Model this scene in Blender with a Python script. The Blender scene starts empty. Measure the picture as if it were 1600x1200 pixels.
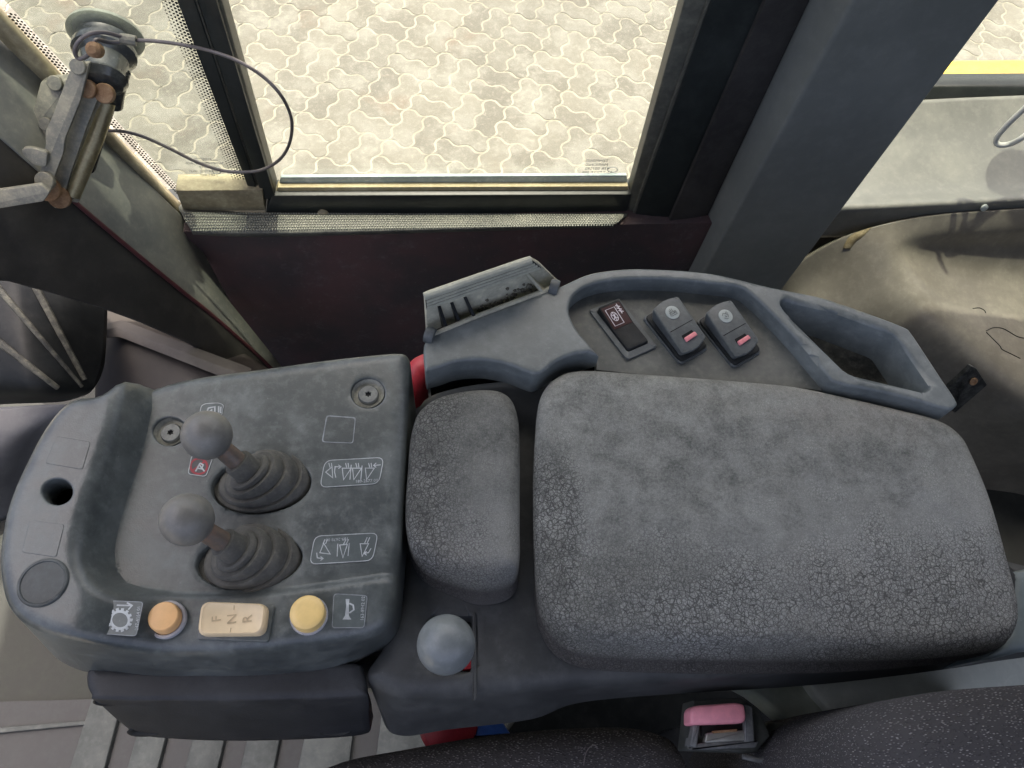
import bpy, bmesh, math, random
import numpy as np
from mathutils import Vector, Matrix
from mathutils.geometry import delaunay_2d_cdt
random.seed(7); np.random.seed(7)
S = bpy.context.scene
COL = S.collection
# ------------------------------------------------------------------ camera
CAMZ = 2.6
F = 1155.0
VP = (715.0, 1210.0)
def _basis():
    d = np.array([VP[0]-800, -(VP[1]-600), -F]); d /= np.linalg.norm(d)
    up = -d; f = np.array([0, 0, -1.0]); y = f-f.dot(up)*up; y /= np.linalg.norm(y)
    x = np.cross(y, up); m = np.array([x, y, up]); a = math.radians(11.155)
    return np.array([[math.cos(a), math.sin(a), 0], [-math.sin(a), math.cos(a), 0], [0, 0, 1]]) @ m
M = _basis()
C0 = np.array([0, 0, CAMZ])
cd = bpy.data.cameras.new('camera'); cam = bpy.data.objects.new('camera', cd); COL.objects.link(cam)
cd.sensor_width = 36; cd.lens = 36*F/1600; cd.clip_start = 0.02; cd.clip_end = 200
mw = Matrix([list(M[0])+[0], list(M[1])+[0], list(M[2])+[CAMZ], [0, 0, 0, 1]])
cam.matrix_world = mw
S.camera = cam
# ------------------------------------------------------------------ sky, sun, exposure
SUN_EL, SUN_AZ = 76.0, 8.0          # azimuth measured from +Y towards +X
w = bpy.data.worlds.new('World'); S.world = w; w.use_nodes = True
nt = w.node_tree; bg = nt.nodes['Background']
sky = nt.nodes.new('ShaderNodeTexSky'); sky.sky_type = 'NISHITA'; sky.sun_disc = False
sky.sun_elevation = math.radians(SUN_EL); sky.sun_rotation = math.radians(SUN_AZ)
sky.dust_density = 8.0; sky.air_density = 0.5; sky.ozone_density = 0.4
nt.links.new(sky.outputs[0], bg.inputs[0]); bg.inputs[1].default_value = 0.15
sl = bpy.data.lights.new('sun', 'SUN'); sl.energy = 2.0; sl.angle = math.radians(0.53); sl.color = (1, 0.93, 0.80)
so = bpy.data.objects.new('sun', sl); COL.objects.link(so)
e, a = math.radians(SUN_EL), math.radians(SUN_AZ)
sdir = Vector((math.cos(e)*math.sin(a), math.cos(e)*math.cos(a), math.sin(e)))
so.rotation_euler = sdir.to_track_quat('Z', 'Y').to_euler(); so.location = (0, 3, 8)
S.view_settings.view_transform = 'Standard'; S.view_settings.look = 'None'
S.view_settings.exposure = 1.95; S.view_settings.gamma = 1
S.render.engine = 'CYCLES'; S.cycles.max_bounces = 8; S.cycles.diffuse_bounces = 5; S.cycles.transparent_max_bounces = 16

# ------------------------------------------------------------------ pixel -> place (photo pixels, 1600x1200)
def ray(px, py): return M @ np.array([(px-800)/F, -(py-600)/F, -1.0])
def PZ(px, py, z): r = ray(px, py); return C0+r*((z-CAMZ)/r[2])
def PY(px, py, y): r = ray(px, py); return C0+r*(y/r[1])
def PD(px, py, d): return C0+ray(px, py)*d
def proj(p):
    c = M.T @ (np.asarray(p)-C0); return 800+F*c[0]/-c[2], 600-F*c[1]/-c[2], -c[2]
def below(p, z1, z2):                      # the pixel of the point straight below
    k = (CAMZ-z1)/(CAMZ-z2); return (VP[0]+(p[0]-VP[0])*k, VP[1]+(p[1]-VP[1])*k)
def spl(pts, n=6, closed=True):            # Catmull-Rom through control points of any dimension
    P = [np.array(p, float) for p in pts]; m = len(P); out = []
    for i in range(m if closed else m-1):
        g = (lambda k: P[k % m]) if closed else (lambda k: P[min(max(k, 0), m-1)])
        a, b, c, d = g(i-1), g(i), g(i+1), g(i+2)
        for k in range(n):
            t = k/n
            out.append(0.5*(2*b+(c-a)*t+(2*a-5*b+4*c-d)*t*t+(3*b-3*c+d-a)*t**3))
    if not closed: out.append(P[-1])
    return out
def rnd(pts, r, n=5):                      # polygon with rounded corners (r may be a list)
    P = [np.array(p, float) for p in pts]; m = len(P); out = []
    for i in range(m):
        a, b, c = P[i-1], P[i], P[(i+1) % m]; ri = r[i] if isinstance(r, (list, tuple)) else r
        u, v = a-b, c-b; lu, lv = np.linalg.norm(u), np.linalg.norm(v)
        q = min(ri, lu*0.48, lv*0.48); p0, p1 = b+u/lu*q, b+v/lv*q
        for k in range(n):
            t = k/(n-1); out.append((1-t)**2*p0+2*t*(1-t)*b+t*t*p1)
    return out
def to3(pts, z=None):
    return [PZ(p[0], p[1], z if len(p) < 3 else p[2]) for p in pts]

# ------------------------------------------------------------------ objects
def thing(name, label, cat, loc=(0, 0, 0), group=None):
    o = bpy.data.objects.new(name, None); COL.objects.link(o); o.location = loc; o.empty_display_size = 0.02
    o['label'] = label; o['category'] = cat
    if group: o['group'] = group
    return o
def tag(o, label, cat, group=None):
    o['label'] = label; o['category'] = cat
    if group: o['group'] = group
    return o
def root_loc(o):
    while o.parent: o = o.parent
    return np.array(o.location)
def obj(name, verts, faces, mat, parent=None, sharp=35, smooth=True, label=None):
    me = bpy.data.meshes.new(name)
    off = root_loc(parent) if parent else np.zeros(3)
    me.from_pydata([tuple(np.asarray(v, float)-off) for v in verts], [], faces)
    bm = bmesh.new(); bm.from_mesh(me); bmesh.ops.recalc_face_normals(bm, faces=bm.faces); bm.to_mesh(me); bm.free()
    return fin(name, me, mat, parent, sharp, smooth, label)
def fin(name, me, mat, parent, sharp=35, smooth=True, label=None):
    if mat: me.materials.append(mat)
    if smooth:
        me.shade_smooth(); me.set_sharp_from_angle(angle=math.radians(sharp))
    o = bpy.data.objects.new(name, me); COL.objects.link(o)
    if parent: o.parent = parent
    if label: o['label'] = label
    return o
def copy_tree(o, parent=None):
    c = o.copy(); COL.objects.link(c); c.parent = parent
    for ch in list(o.children): copy_tree(ch, c)
    return c
from mathutils.bvhtree import BVHTree
def caster(o):
    off = Vector(root_loc(o)); t = BVHTree.FromPolygons([v.co+off for v in o.data.vertices], [tuple(p.vertices) for p in o.data.polygons])
    def f(px, py, up=0.0):
        d = Vector(ray(px, py)).normalized(); h, n, _, _ = t.ray_cast(Vector(C0), d)
        return (np.array(h)-np.array(d)*up) if h is not None else None
    return f
class MB:
    def __init__(s): s.v = []; s.f = []
    def add(s, v, f):
        k = len(s.v); s.v += [np.asarray(x, float) for x in v]; s.f += [tuple(i+k for i in q) for q in f]; return s
    def build(s, name, mat, parent=None, **k): return obj(name, s.v, s.f, mat, parent, **k)
def g_loft(rings, cap0=True, cap1=True, closed=True):
    n = len(rings[0]); v = [p for r in rings for p in r]; f = []
    for i in range(len(rings)-1):
        for j in range(n if closed else n-1):
            a, b = i*n+j, i*n+(j+1) % n; f.append((a, b, b+n, a+n))
    if cap0: f.append(tuple(range(n-1, -1, -1)))
    if cap1: f.append(tuple(range((len(rings)-1)*n, len(rings)*n)))
    return v, f
def g_tube(path, rad, n=12, caps=True):
    P = [np.asarray(p, float) for p in path]; m = len(P)
    R = rad if isinstance(rad, (list, tuple)) else [rad]*m
    t0 = P[1]-P[0]; t0 /= np.linalg.norm(t0)
    u = np.cross(t0, [0, 0, 1.0]); 
    if np.linalg.norm(u) < 1e-3: u = np.array([1.0, 0, 0])
    u /= np.linalg.norm(u); rings = []
    for i in range(m):
        t = P[min(i+1, m-1)]-P[max(i-1, 0)]; t /= np.linalg.norm(t)
        u = u-t*u.dot(t); u /= np.linalg.norm(u); v = np.cross(t, u)
        rings.append([P[i]+R[i]*(math.cos(2*math.pi*k/n)*u+math.sin(2*math.pi*k/n)*v) for k in range(n)])
    return g_loft(rings, caps, caps)
def frame(zd, xd=None):
    z = np.asarray(zd, float); z /= np.linalg.norm(z)
    x = np.asarray(xd if xd is not None else ([1, 0, 0] if abs(z[0]) < .9 else [0, 1, 0]), float)
    x = x-z*x.dot(z); x /= np.linalg.norm(x); return x, np.cross(z, x), z
def g_lathe(o, zd, prof, n=24, xd=None, sx=1, sy=1, cap0=True, cap1=True):
    x, y, z = frame(zd, xd); o = np.asarray(o, float)
    return g_loft([[o+z*h+r*(sx*math.cos(2*math.pi*k/n)*x+sy*math.sin(2*math.pi*k/n)*y) for k in range(n)] for r, h in prof], cap0, cap1)
def g_ball(o, r, n=32, m=18):
    return g_lathe(o, (0, 0, 1), [(max(r*math.sin(math.pi*i/m), r*1e-3), -r*math.cos(math.pi*i/m)) for i in range(m+1)], n)
def g_prism(poly, d, bev=0.0):             # 3D polygon pushed along d, its near rim bevelled
    P = [np.asarray(p, float) for p in poly]; d = np.asarray(d, float)
    if bev <= 0: return g_loft([P, [p+d for p in P]])
    c = sum(P)/len(P); nd = d/np.linalg.norm(d); n = len(P)
    nrm = sum(np.cross(P[i]-c, P[(i+1) % n]-c) for i in range(n)); nrm /= np.linalg.norm(nrm)
    ins = []
    for i in range(n):
        e0 = P[i]-P[i-1]; e1 = P[(i+1) % n]-P[i]
        n0 = np.cross(nrm, e0/np.linalg.norm(e0)); n1 = np.cross(nrm, e1/np.linalg.norm(e1))
        b = n0+n1; b /= max(np.linalg.norm(b), 1e-6); k = max(b.dot(n0), .35); ins.append(b/k)
    return g_loft([[p+i*bev for p, i in zip(P, ins)], [p+i*bev*.3+nd*bev*.3 for p, i in zip(P, ins)], [p+nd*bev for p in P], [p+d for p in P]])
def g_patch(grid, n=6, m=6):               # grid of 3D points, smoothed both ways
    rows = [spl(r, m, False) for r in grid]; cols = [spl([r[j] for r in rows], n, False) for j in range(len(rows[0]))]
    nu, nv = len(cols), len(cols[0]); v = [cols[j][i] for i in range(nv) for j in range(nu)]
    return v, [(i*nu+j, i*nu+j+1, i*nu+nu+j+1, i*nu+nu+j) for i in range(nv-1) for j in range(nu-1)]
def thicken(o, t):
    md = o.modifiers.new('thickness', 'SOLIDIFY'); md.thickness = t; md.offset = -1 if t > 0 else 1; md.thickness = abs(t)
    return o
def _dist(xy, poly):
    A = np.asarray(poly); B = np.roll(A, -1, 0); d = B-A; L = (d**2).sum(1)+1e-15; best = np.full(len(xy), 9.0)
    for s in range(0, len(xy), 4000):
        q = xy[s:s+4000, None, :]-A[None]; t = np.clip((q*d).sum(2)/L, 0, 1)
        best[s:s+4000] = np.sqrt(((q-t[..., None]*d)**2).sum(2).min(1))
    return best
def _inside(xy, poly):
    A = np.asarray(poly); B = np.roll(A, -1, 0); x, y = xy[:, 0], xy[:, 1]; c = np.zeros(len(xy), bool)
    for (x0, y0), (x1, y1) in zip(A, B):
        if y0 == y1: continue
        c ^= ((y0 > y) != (y1 > y)) & (x < (x1-x0)*(y-y0)/(y1-y0)+x0)
    return c
def g_sheet(outline, holes=(), zf=None, step=0.006, er=0.006, skirt=(), hole_depth=0.01, hole_r=0.0, extra=None):
    """outline: 3D ring (its z only matters when zf is None -> mean). A surface with a rounded rim, real holes and walls."""
    O = np.array([p[:2] for p in outline]); zm = float(np.mean([p[2] for p in outline]))
    if zf is None: zf = lambda x, y: np.full(len(x), zm)
    H = [np.array([p[:2] for p in h]) for h in holes]
    area = 0.5*np.sum(O[:, 0]*np.roll(O[:, 1], -1)-np.roll(O[:, 0], -1)*O[:, 1]); sg = 1 if area > 0 else -1
    t = np.roll(O, -1, 0)-np.roll(O, 1, 0); t /= np.linalg.norm(t, axis=1)[:, None]+1e-12
    nin = sg*np.stack([-t[:, 1], t[:, 0]], 1)
    V = [O]+H; E = []; k = 0
    for L in V:
        n = len(L); E += [(k+i, k+(i+1) % n) for i in range(n)]; k += n
    cand = [O+nin*er*f for f in (0.06, .2, .42, .7, 1.0)] if er > 0 else []
    if hole_r > 0:
        for h in H:
            c = h.mean(0); u = h-c; u /= np.linalg.norm(u, axis=1)[:, None]
            cand += [h+u*hole_r*f for f in (.3, .65, 1.0)]
    lo, hi = O.min(0), O.max(0)
    gx, gy = np.meshgrid(np.arange(lo[0], hi[0], step), np.arange(lo[1], hi[1], step)); gx = gx+(np.arange(gx.shape[0]) % 2)[:, None]*step*.5
    g = np.stack([gx.ravel(), gy.ravel()], 1)
    g = g[_dist(g, O) > er+step*.35]
    for h in H: g = g[_dist(g, h) > hole_r+step*.3]
    cand.append(g)
    if extra is not None: cand.append(extra)
    Q = np.concatenate(cand) if cand else np.zeros((0, 2))
    ok = _inside(Q, O) & (_dist(Q, O) > min(er*.05, 1e-4)*.9)
    for h in H: ok &= ~_inside(Q, h)
    Q = Q[ok]
    allv = np.concatenate(V+[Q])
    r = delaunay_2d_cdt([Vector(p) for p in allv], E, [], 0, 1e-7)
    vv = np.array([p[:] for p in r[0]]); tri = np.array([f[:] for f in r[2]])
    cen = vv[tri].mean(1); keep = _inside(cen, O)
    for h in H: keep &= ~_inside(cen, h)
    tri = tri[keep]
    z = zf(vv[:, 0], vv[:, 1])
    if er > 0:
        d = np.clip(_dist(vv, O), 0, er); z = z-(er-np.sqrt(np.maximum(er**2-(er-d)**2, 0)))
    if hole_r > 0:
        for h in H:
            d = np.clip(_dist(vv, h), 0, hole_r); z = z-(hole_r-np.sqrt(np.maximum(hole_r**2-(hole_r-d)**2, 0)))
    m = {}
    for i, og in enumerate(r[3]):
        for q in og: m[q] = i
    verts = [np.array([p[0], p[1], q]) for p, q in zip(vv, z)]; faces = [tuple(int(i) for i in f) for f in tri]
    n = len(O); prev = [m[i] for i in range(n)]
    for ring in skirt:
        k = len(verts)
        for i, p in enumerate(ring):
            p = np.asarray(p, float); verts.append(p if len(p) == 3 else None)
        for i in range(n):
            j = (i+1) % n; faces.append((prev[i], prev[j], k+j, k+i))
        prev = [k+i for i in range(n)]
    off = n
    for h in H:
        nh = len(h); pr = [m[off+i] for i in range(nh)]; k = len(verts)
        for i in range(nh): verts.append(verts[pr[i]]-np.array([0, 0, hole_depth]))
        for i in range(nh):
            j = (i+1) % nh; faces.append((pr[i], pr[j], k+j, k+i))
        off += nh
    return verts, faces
def vskirt(ring, *dz): return [[np.array([p[0], p[1], p[2]-d]) for p in ring] for d in dz]
def g_strokes(lines, wid, z, lift=0.0):
    """printed line-work: photo-pixel polylines laid as thin raised ink on the level z"""
    v, f = [], []
    for s, L in enumerate(lines):
        closed = len(L) > 2 and tuple(L[0]) == tuple(L[-1]); P = [PZ(p[0], p[1], z)+np.array([0, 0, lift+s*2.5e-5]) for p in L]
        if closed: P = P[:-1]
        n = len(P); k = len(v)
        for i in range(n):
            a = P[(i-1) % n] if closed or i else P[i]; b = P[(i+1) % n] if closed or i < n-1 else P[i]
            d0 = P[i]-a; d1 = b-P[i]; l0, l1 = np.linalg.norm(d0), np.linalg.norm(d1)
            t = (d0/l0 if l0 > 1e-9 else 0)+(d1/l1 if l1 > 1e-9 else 0); t = np.asarray(t, float); lt = np.linalg.norm(t)
            t = t/lt if lt > 1e-6 else (d1/l1 if l1 > 1e-9 else d0/l0)
            nn = np.array([-t[1], t[0], 0]); c = 1.0
            if l0 > 1e-9: c = max(abs(np.dot(nn, np.array([-d0[1], d0[0], 0])/l0)), .5)
            v += [P[i]+nn*wid*.5/c, P[i]-nn*wid*.5/c]
        for i in range(n if closed else n-1):
            j = (i+1) % n; f.append((k+2*i, k+2*i+1, k+2*j+1, k+2*j))
    return v, f
def rrect(x0, y0, x1, y1, r, skew=0): return rnd([(x0+skew, y0), (x1+skew, y0), (x1, y1), (x0, y1)], r)
def circ(cx, cy, rx, ry=None, n=24): return [(cx+rx*math.cos(2*math.pi*i/n), cy-(ry or rx)*math.sin(2*math.pi*i/n)) for i in range(n)]
def ccirc(*a, **k): c = circ(*a, **k); return c+[c[0]]
def text_mesh(name, s, o, xd, yd, size, mat, parent, thick=0.0):
    """lettering: o 3D origin, xd reading direction, yd letter-up direction"""
    cu = bpy.data.curves.new(name, 'FONT'); cu.body = s; cu.size = 1; cu.align_x = 'CENTER'; cu.align_y = 'CENTER'; cu.extrude = thick/size if thick else 0
    cu.resolution_u = 2
    t = bpy.data.objects.new(name, cu); me = bpy.data.meshes.new_from_object(t); bpy.data.objects.remove(t)
    x = np.asarray(xd, float); x /= np.linalg.norm(x); y = np.asarray(yd, float); y = y/np.linalg.norm(y); z = np.cross(x, y)
    o = np.asarray(o, float)-(root_loc(parent) if parent else 0)
    mtx = Matrix([[x[0]*size, y[0]*size, z[0]*size, o[0]], [x[1]*size, y[1]*size, z[1]*size, o[1]], [x[2]*size, y[2]*size, z[2]*size, o[2]], [0, 0, 0, 1]])
    me.transform(mtx); me.name = name
    return fin(name, me, mat, parent, smooth=False)

# ------------------------------------------------------------------ materials
class N:
    def __init__(s, name):
        s.m = bpy.data.materials.new(name); s.m.use_nodes = True; s.t = s.m.node_tree; s.b = s.t.nodes['Principled BSDF']
        s.tc = s.t.nodes.new('ShaderNodeTexCoord').outputs['Object']; s.h = None
    def n(s, typ, **k):
        q = s.t.nodes.new(typ)
        for a, b in k.items(): setattr(q, a, b)
        return q
    def put(s, sock, v):
        if hasattr(v, 'is_output') or isinstance(v, bpy.types.NodeSocket): s.t.links.new(v, sock)
        else: sock.default_value = v
    def co(s, scale=(1, 1, 1), rot=0):
        q = s.n('ShaderNodeMapping'); s.t.links.new(s.tc, q.inputs[0]); q.inputs['Scale'].default_value = scale; q.inputs['Rotation'].default_value = (0, 0, rot); return q.outputs[0]
    def noise(s, scale, detail=5, rough=.6, co=None, dist=0):
        q = s.n('ShaderNodeTexNoise'); s.t.links.new(co or s.tc, q.inputs['Vector']); q.inputs['Scale'].default_value = scale; q.inputs['Detail'].default_value = detail
        q.inputs['Roughness'].default_value = rough; q.inputs['Distortion'].default_value = dist; return q.outputs['Fac']
    def vor(s, scale, feature='F1', co=None, rnd=1, out='Distance'):
        q = s.n('ShaderNodeTexVoronoi'); q.feature = feature; s.t.links.new(co or s.tc, q.inputs['Vector']); q.inputs['Scale'].default_value = scale; q.inputs['Randomness'].default_value = rnd
        return q.outputs[out]
    def rng(s, v, a, b, lo=0, hi=1, smooth=True):
        q = s.n('ShaderNodeMapRange'); q.interpolation_type = 'SMOOTHSTEP' if smooth else 'LINEAR'; s.put(q.inputs[0], v)
        for i, x in ((1, a), (2, b), (3, lo), (4, hi)): q.inputs[i].default_value = x
        return q.outputs[0]
    def math(s, op, a, b=0.0, c=None):
        q = s.n('ShaderNodeMath', operation=op); s.put(q.inputs[0], a); s.put(q.inputs[1], b)
        if c is not None: s.put(q.inputs[2], c)
        return q.outputs[0]
    def mix(s, f, a, b):
        q = s.n('ShaderNodeMix', data_type='RGBA'); s.put(q.inputs[0], f); s.put(q.inputs[6], a if not isinstance(a, tuple) else (*a, 1)); s.put(q.inputs[7], b if not isinstance(b, tuple) else (*b, 1)); return q.outputs[2]
    def xyz(s):
        q = s.n('ShaderNodeSeparateXYZ'); s.t.links.new(s.tc, q.inputs[0]); return q.outputs
    def color(s, c): s.put(s.b.inputs['Base Color'], c if not isinstance(c, tuple) else (*c, 1))
    def rough(s, r): s.put(s.b.inputs['Roughness'], r)
    def bump(s, h, dist=0.001, strength=1.0):
        q = s.n('ShaderNodeBump'); q.inputs['Distance'].default_value = dist; q.inputs['Strength'].default_value = strength; s.put(q.inputs['Height'], h)
        if s.h: s.t.links.new(s.h, q.inputs['Normal'])
        s.h = q.outputs[0]; s.t.links.new(s.h, s.b.inputs['Normal'])
def plastic(name, base, dust, amt=.5, rough=.55, scale=14, grain=.25, scratch=True, metal=0, bscale=900, spec=.4, scuff=.35):
    g = N(name); base = (base[0]*.955, base[1], base[2]*.965); dust = (dust[0]*.955, dust[1], dust[2]*.965)
    a = g.rng(g.noise(scale, 8, .68), .38, .70); b = g.rng(g.noise(scale*6, 6, .7), .45, .72)
    f = g.math('MULTIPLY', g.math('ADD', g.math('MULTIPLY', a, .7), g.math('MULTIPLY', b, .45)), amt)
    c = g.mix(f, base, dust)
    if scratch:
        s1 = g.noise(26, 9, .8, g.co((1, 5, 1), .5)); s2 = g.noise(20, 9, .8, g.co((6, 1, 1), -.4))
        sc = g.math('ADD', g.rng(s1, .64, .76), g.rng(s2, .65, .78)); c = g.mix(g.math('MULTIPLY', sc, scuff*amt), c, tuple(min(1, x*1.5) for x in dust))
        sp = g.rng(g.vor(160), .10, .04); c = g.mix(g.math('MULTIPLY', g.math('MULTIPLY', sp, g.rng(g.noise(60, 3), .55, .62)), .5*amt), c, tuple(min(1, x*1.7) for x in dust))
    g.color(c); g.rough(g.rng(f, 0, 1, rough-.08, min(1, rough+.25))); g.b.inputs['Metallic'].default_value = metal; g.b.inputs['Specular IOR Level'].default_value = spec
    if grain: g.bump(g.noise(bscale, 3, .6), .0004, grain); g.bump(a, .001, .10)
    return g.m
def flat(name, c, rough=.5, metal=0, var=.15, spec=.5):
    g = N(name); d = tuple(x*(1-var) for x in c); l = tuple(min(1, x*(1+var)) for x in c)
    g.color(g.mix(g.rng(g.noise(60, 6, .7), .35, .65), d, l)); g.rough(rough); g.b.inputs['Metallic'].default_value = metal; g.b.inputs['Specular IOR Level'].default_value = spec; return g.m
def foam(name, axis_w, tone=1.0, soft=.68):
    """cracked soft foam skin, dusted grey, paler towards the near edge; cracking is strong in some patches only"""
    g = N(name); x, y, z = g.xyz()
    big = g.rng(g.noise(7, 9, soft), .30, .72); mid = g.rng(g.noise(55, 8, .78), .34, .68); fine = g.rng(g.noise(420, 3, .7), .30, .72)
    tn = lambda t: tuple(q*tone for q in t)
    c = g.mix(g.math('ADD', g.math('MULTIPLY', big, .50), g.math('MULTIPLY', mid, .45)), tn((.105, .112, .100)), tn((.42, .43, .385)))
    c = g.mix(g.rng(g.noise(6, 4, .6, g.co((1, 1.6, 1), .3)), .52, .68, 0, .45), c, (.33, .315, .28))
    c = g.mix(g.math('MULTIPLY', fine, .34), c, tn((.50, .495, .45)))
    wv = g.n('ShaderNodeVectorMath', operation='ADD'); nz = g.n('ShaderNodeTexNoise'); g.t.links.new(g.tc, nz.inputs['Vector']); nz.inputs['Scale'].default_value = 140; nz.inputs['Detail'].default_value = 3
    sc = g.n('ShaderNodeVectorMath', operation='SCALE'); g.t.links.new(nz.outputs['Color'], sc.inputs[0]); sc.inputs['Scale'].default_value = .004
    g.t.links.new(g.tc, wv.inputs[0]); g.t.links.new(sc.outputs[0], wv.inputs[1])
    v1 = g.vor(215, 'DISTANCE_TO_EDGE', wv.outputs[0]); v2 = g.vor(400, 'DISTANCE_TO_EDGE', wv.outputs[0]); v3 = g.vor(760, 'DISTANCE_TO_EDGE')
    m = axis_w(g, x, y)
    m = g.math('ADD', m, g.rng(g.noise(14, 6, .7), .36, .70, -.35, .35))
    m1 = g.rng(m, .40, .95); m2 = g.rng(m, -.05, .7)
    k1 = g.math('MULTIPLY', g.rng(v1, .075, .02), m1); k2 = g.math('MULTIPLY', g.rng(v2, .11, .03), m2); k3 = g.math('MULTIPLY', g.rng(v3, .16, .03), .35)
    v0 = g.vor(120, 'DISTANCE_TO_EDGE', wv.outputs[0]); k0 = g.math('MULTIPLY', g.rng(v0, .05, .012), g.rng(m, .75, 1.15))
    k1 = g.math('MAXIMUM', k1, k0)
    k = g.math('MAXIMUM', g.math('MAXIMUM', k1, g.math('MULTIPLY', k2, .8)), k3)
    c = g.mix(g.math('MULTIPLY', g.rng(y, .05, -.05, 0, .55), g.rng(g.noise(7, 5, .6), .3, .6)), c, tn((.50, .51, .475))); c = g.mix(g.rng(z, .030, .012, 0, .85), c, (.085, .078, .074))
    g.color(g.mix(g.math('MULTIPLY', k, .82), c, (.035, .034, .032))); g.rough(.85); g.b.inputs['Specular IOR Level'].default_value = .25
    g.bump(g.math('SUBTRACT', 1.0, k), .0012, .8); g.bump(g.noise(520, 4, .65), .0009, .7)
    return g.m
m_pod = plastic('dusty_slate_plastic', (.062, .069, .071), (.225, .238, .235), .58, .38, 20, spec=.6, scuff=1.1)
m_plug = plastic('plug_plastic', (.04, .046, .048), (.15, .16, .16), .6, .5, 30)
m_bezel = plastic('dusty_bezel_plastic', (0.111, 0.122, 0.125), (0.310, 0.320, 0.310), .6, .45, 14, spec=.5, scuff=.6)
m_recess = plastic('dirty_recess_plastic', (0.078, 0.081, 0.078), (0.288, 0.275, 0.244), .5, .6, 16)
m_body = plastic('dark_console_plastic', (.036, .037, .039), (.130, .130, .130), .55, .6, 10)
m_cover = plastic('black_lower_plastic', (.020, .021, .024), (.085, .085, .09), .5, .6, 9, .5, bscale=700)
m_black = plastic('black_plastic', (.012, .013, .014), (.06, .06, .058), .4, .5, spec=.2)
m_well = flat('black_void', (.006, .006, .006), .9, var=.2)
m_rubber = plastic('dusty_boot_rubber', (0.086, 0.081, 0.073), (0.211, 0.194, 0.172), .7, .8, 40, .3, scratch=False)
m_knob = plastic('worn_grey_knob', (0.156, 0.145, 0.134), (0.310, 0.295, 0.270), .6, .46, 30, .12, scratch=False, spec=.5)
m_knob2 = plastic('pale_grey_knob', (.17, .18, .185), (.33, .34, .34), .6, .40, 25, .1, scratch=False, spec=.5)
m_shaft = plastic('worn_rusty_shaft', (.16, .13, .11), (.33, .20, .14), .8, .5, 60, .1, metal=.3)
m_screw = plastic('grey_screw', (.14, .14, .14), (.34, .33, .30), .6, .5, 80, .1, metal=.3, scratch=False)
m_cup = plastic('dusty_screw_cup', (.26, .25, .22), (.52, .49, .42), .9, .8, 70, .2, scratch=False)
m_orange = flat('orange_button_plastic', (.84, .50, .22), .38, var=.06)
m_yellow = flat('yellow_button_plastic', (.84, .60, .23), .38, var=.05)
m_cream = flat('cream_rocker_plastic', (.76, .60, .37), .42, var=.05)
m_engrave = flat('engraved_letter', (.50, .385, .23), .6)
m_collar = flat('clear_collar', (.42, .42, .44), .25, var=.1)
m_ink = flat('pale_ink', (.42, .45, .45), .6, var=.25)
m_inkdim = flat('faint_ink', (.24, .26, .27), .6, var=.3)
m_redink = flat('red_ink', (.30, .035, .045), .6, var=.2)
m_sticker = plastic('sticker_film', (.10, .112, .114), (.22, .235, .235), .5, .4, 30, 0)
m_stickred = flat('dark_sticker_film', (.06, .06, .062), .4)
m_pink = flat('faded_pink_plastic', (.88, .34, .40), .45, var=.08)
m_latch = flat('faded_red_latch', (.78, .27, .28), .45, var=.1)
m_disc = flat('pale_disc', (.36, .40, .37), .5, var=.08)
m_discink = flat('grey_symbol', (.14, .15, .14), .6)
m_switch = plastic('switch_plastic', (.075, .08, .082), (.20, .205, .205), .55, .5, 30, .2)
m_switchred = plastic('maroon_icon_film', (.05, .018, .018), (.10, .06, .055), .5, .4, 40, 0)
m_red = flat('red_plastic', (.42, .03, .045), .45, var=.15)
m_blue = flat('blue_plastic', (.03, .10, .36), .45, var=.15)
m_flap = plastic('dusty_flap_plastic', (0.374, 0.348, 0.281), (0.725, 0.663, 0.512), .95, .8, 26, .4)
m_ridge = plastic('dust_caked_ridge', (.42, .40, .33), (.66, .62, .50), .8, .8, 40, .2, scratch=False)
m_pillar = plastic('grey_pillar_paint', (.185, .185, .170), (.29, .285, .26), .5, .5, 8, spec=.2)
m_pillar2 = plastic('scuffed_grey_paint', (0.225, 0.225, 0.210), (0.429, 0.403, 0.338), .7, .55, 14)
m_frame = plastic('black_window_frame', (.020, .023, .022), (.075, .078, .072), .35, .4, 10)
m_frameb = plastic('brown_black_trim', (.030, .026, .024), (.10, .09, .082), .45, .75, 12, .6, bscale=500)
m_gasket = plastic('grey_gasket', (.09, .085, .07), (.26, .24, .19), .6, .5, 20)
m_seal = plastic('dusty_beige_seal', (.26, .21, .13), (.58, .50, .34), .8, .6, 24)
m_metal = plastic('dirty_galvanised_steel', (0.198, 0.188, 0.164), (0.444, 0.403, 0.323), .95, .6, 45, .8, metal=.25, bscale=400, scuff=.9)
m_brass = plastic('tarnished_brass_tube', (.27, .22, .125), (.52, .455, .30), .8, .4, 60, .2, metal=.5)
m_rust = plastic('rusty_steel', (0.204, 0.105, 0.048), (0.435, 0.289, 0.180), .8, .7, 70, .3)
m_gloss = plastic('glossy_black_rubber', (.03, .032, .035), (.22, .22, .20), .55, .22, 18, 0, scratch=False, spec=.6)
m_cable = flat('grey_wire', (.16, .145, .14), .4, .4)
m_darkwall = plastic('dark_wall_plastic', (.040, .037, .035), (.12, .107, .094), .5, .65, 7)
m_wallbrown = plastic('dark_brown_wall', (.040, .033, .031), (.085, .070, .064), .5, .7, 6)
m_sheet = plastic('sun_bleached_panel', (.165, .162, .148), (.28, .27, .24), .8, .6, 12)
m_arch = plastic('brown_grey_arch_plastic', (.155, .138, .115), (.35, .322, .262), .45, .5, 12, .3)
m_yellowpaint = flat('yellow_machine_paint', (.75, .50, .06), .45)
m_floor = plastic('floor_sheet', (.022, .023, .021), (.066, .067, .060), .7, .7, 8)
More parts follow.
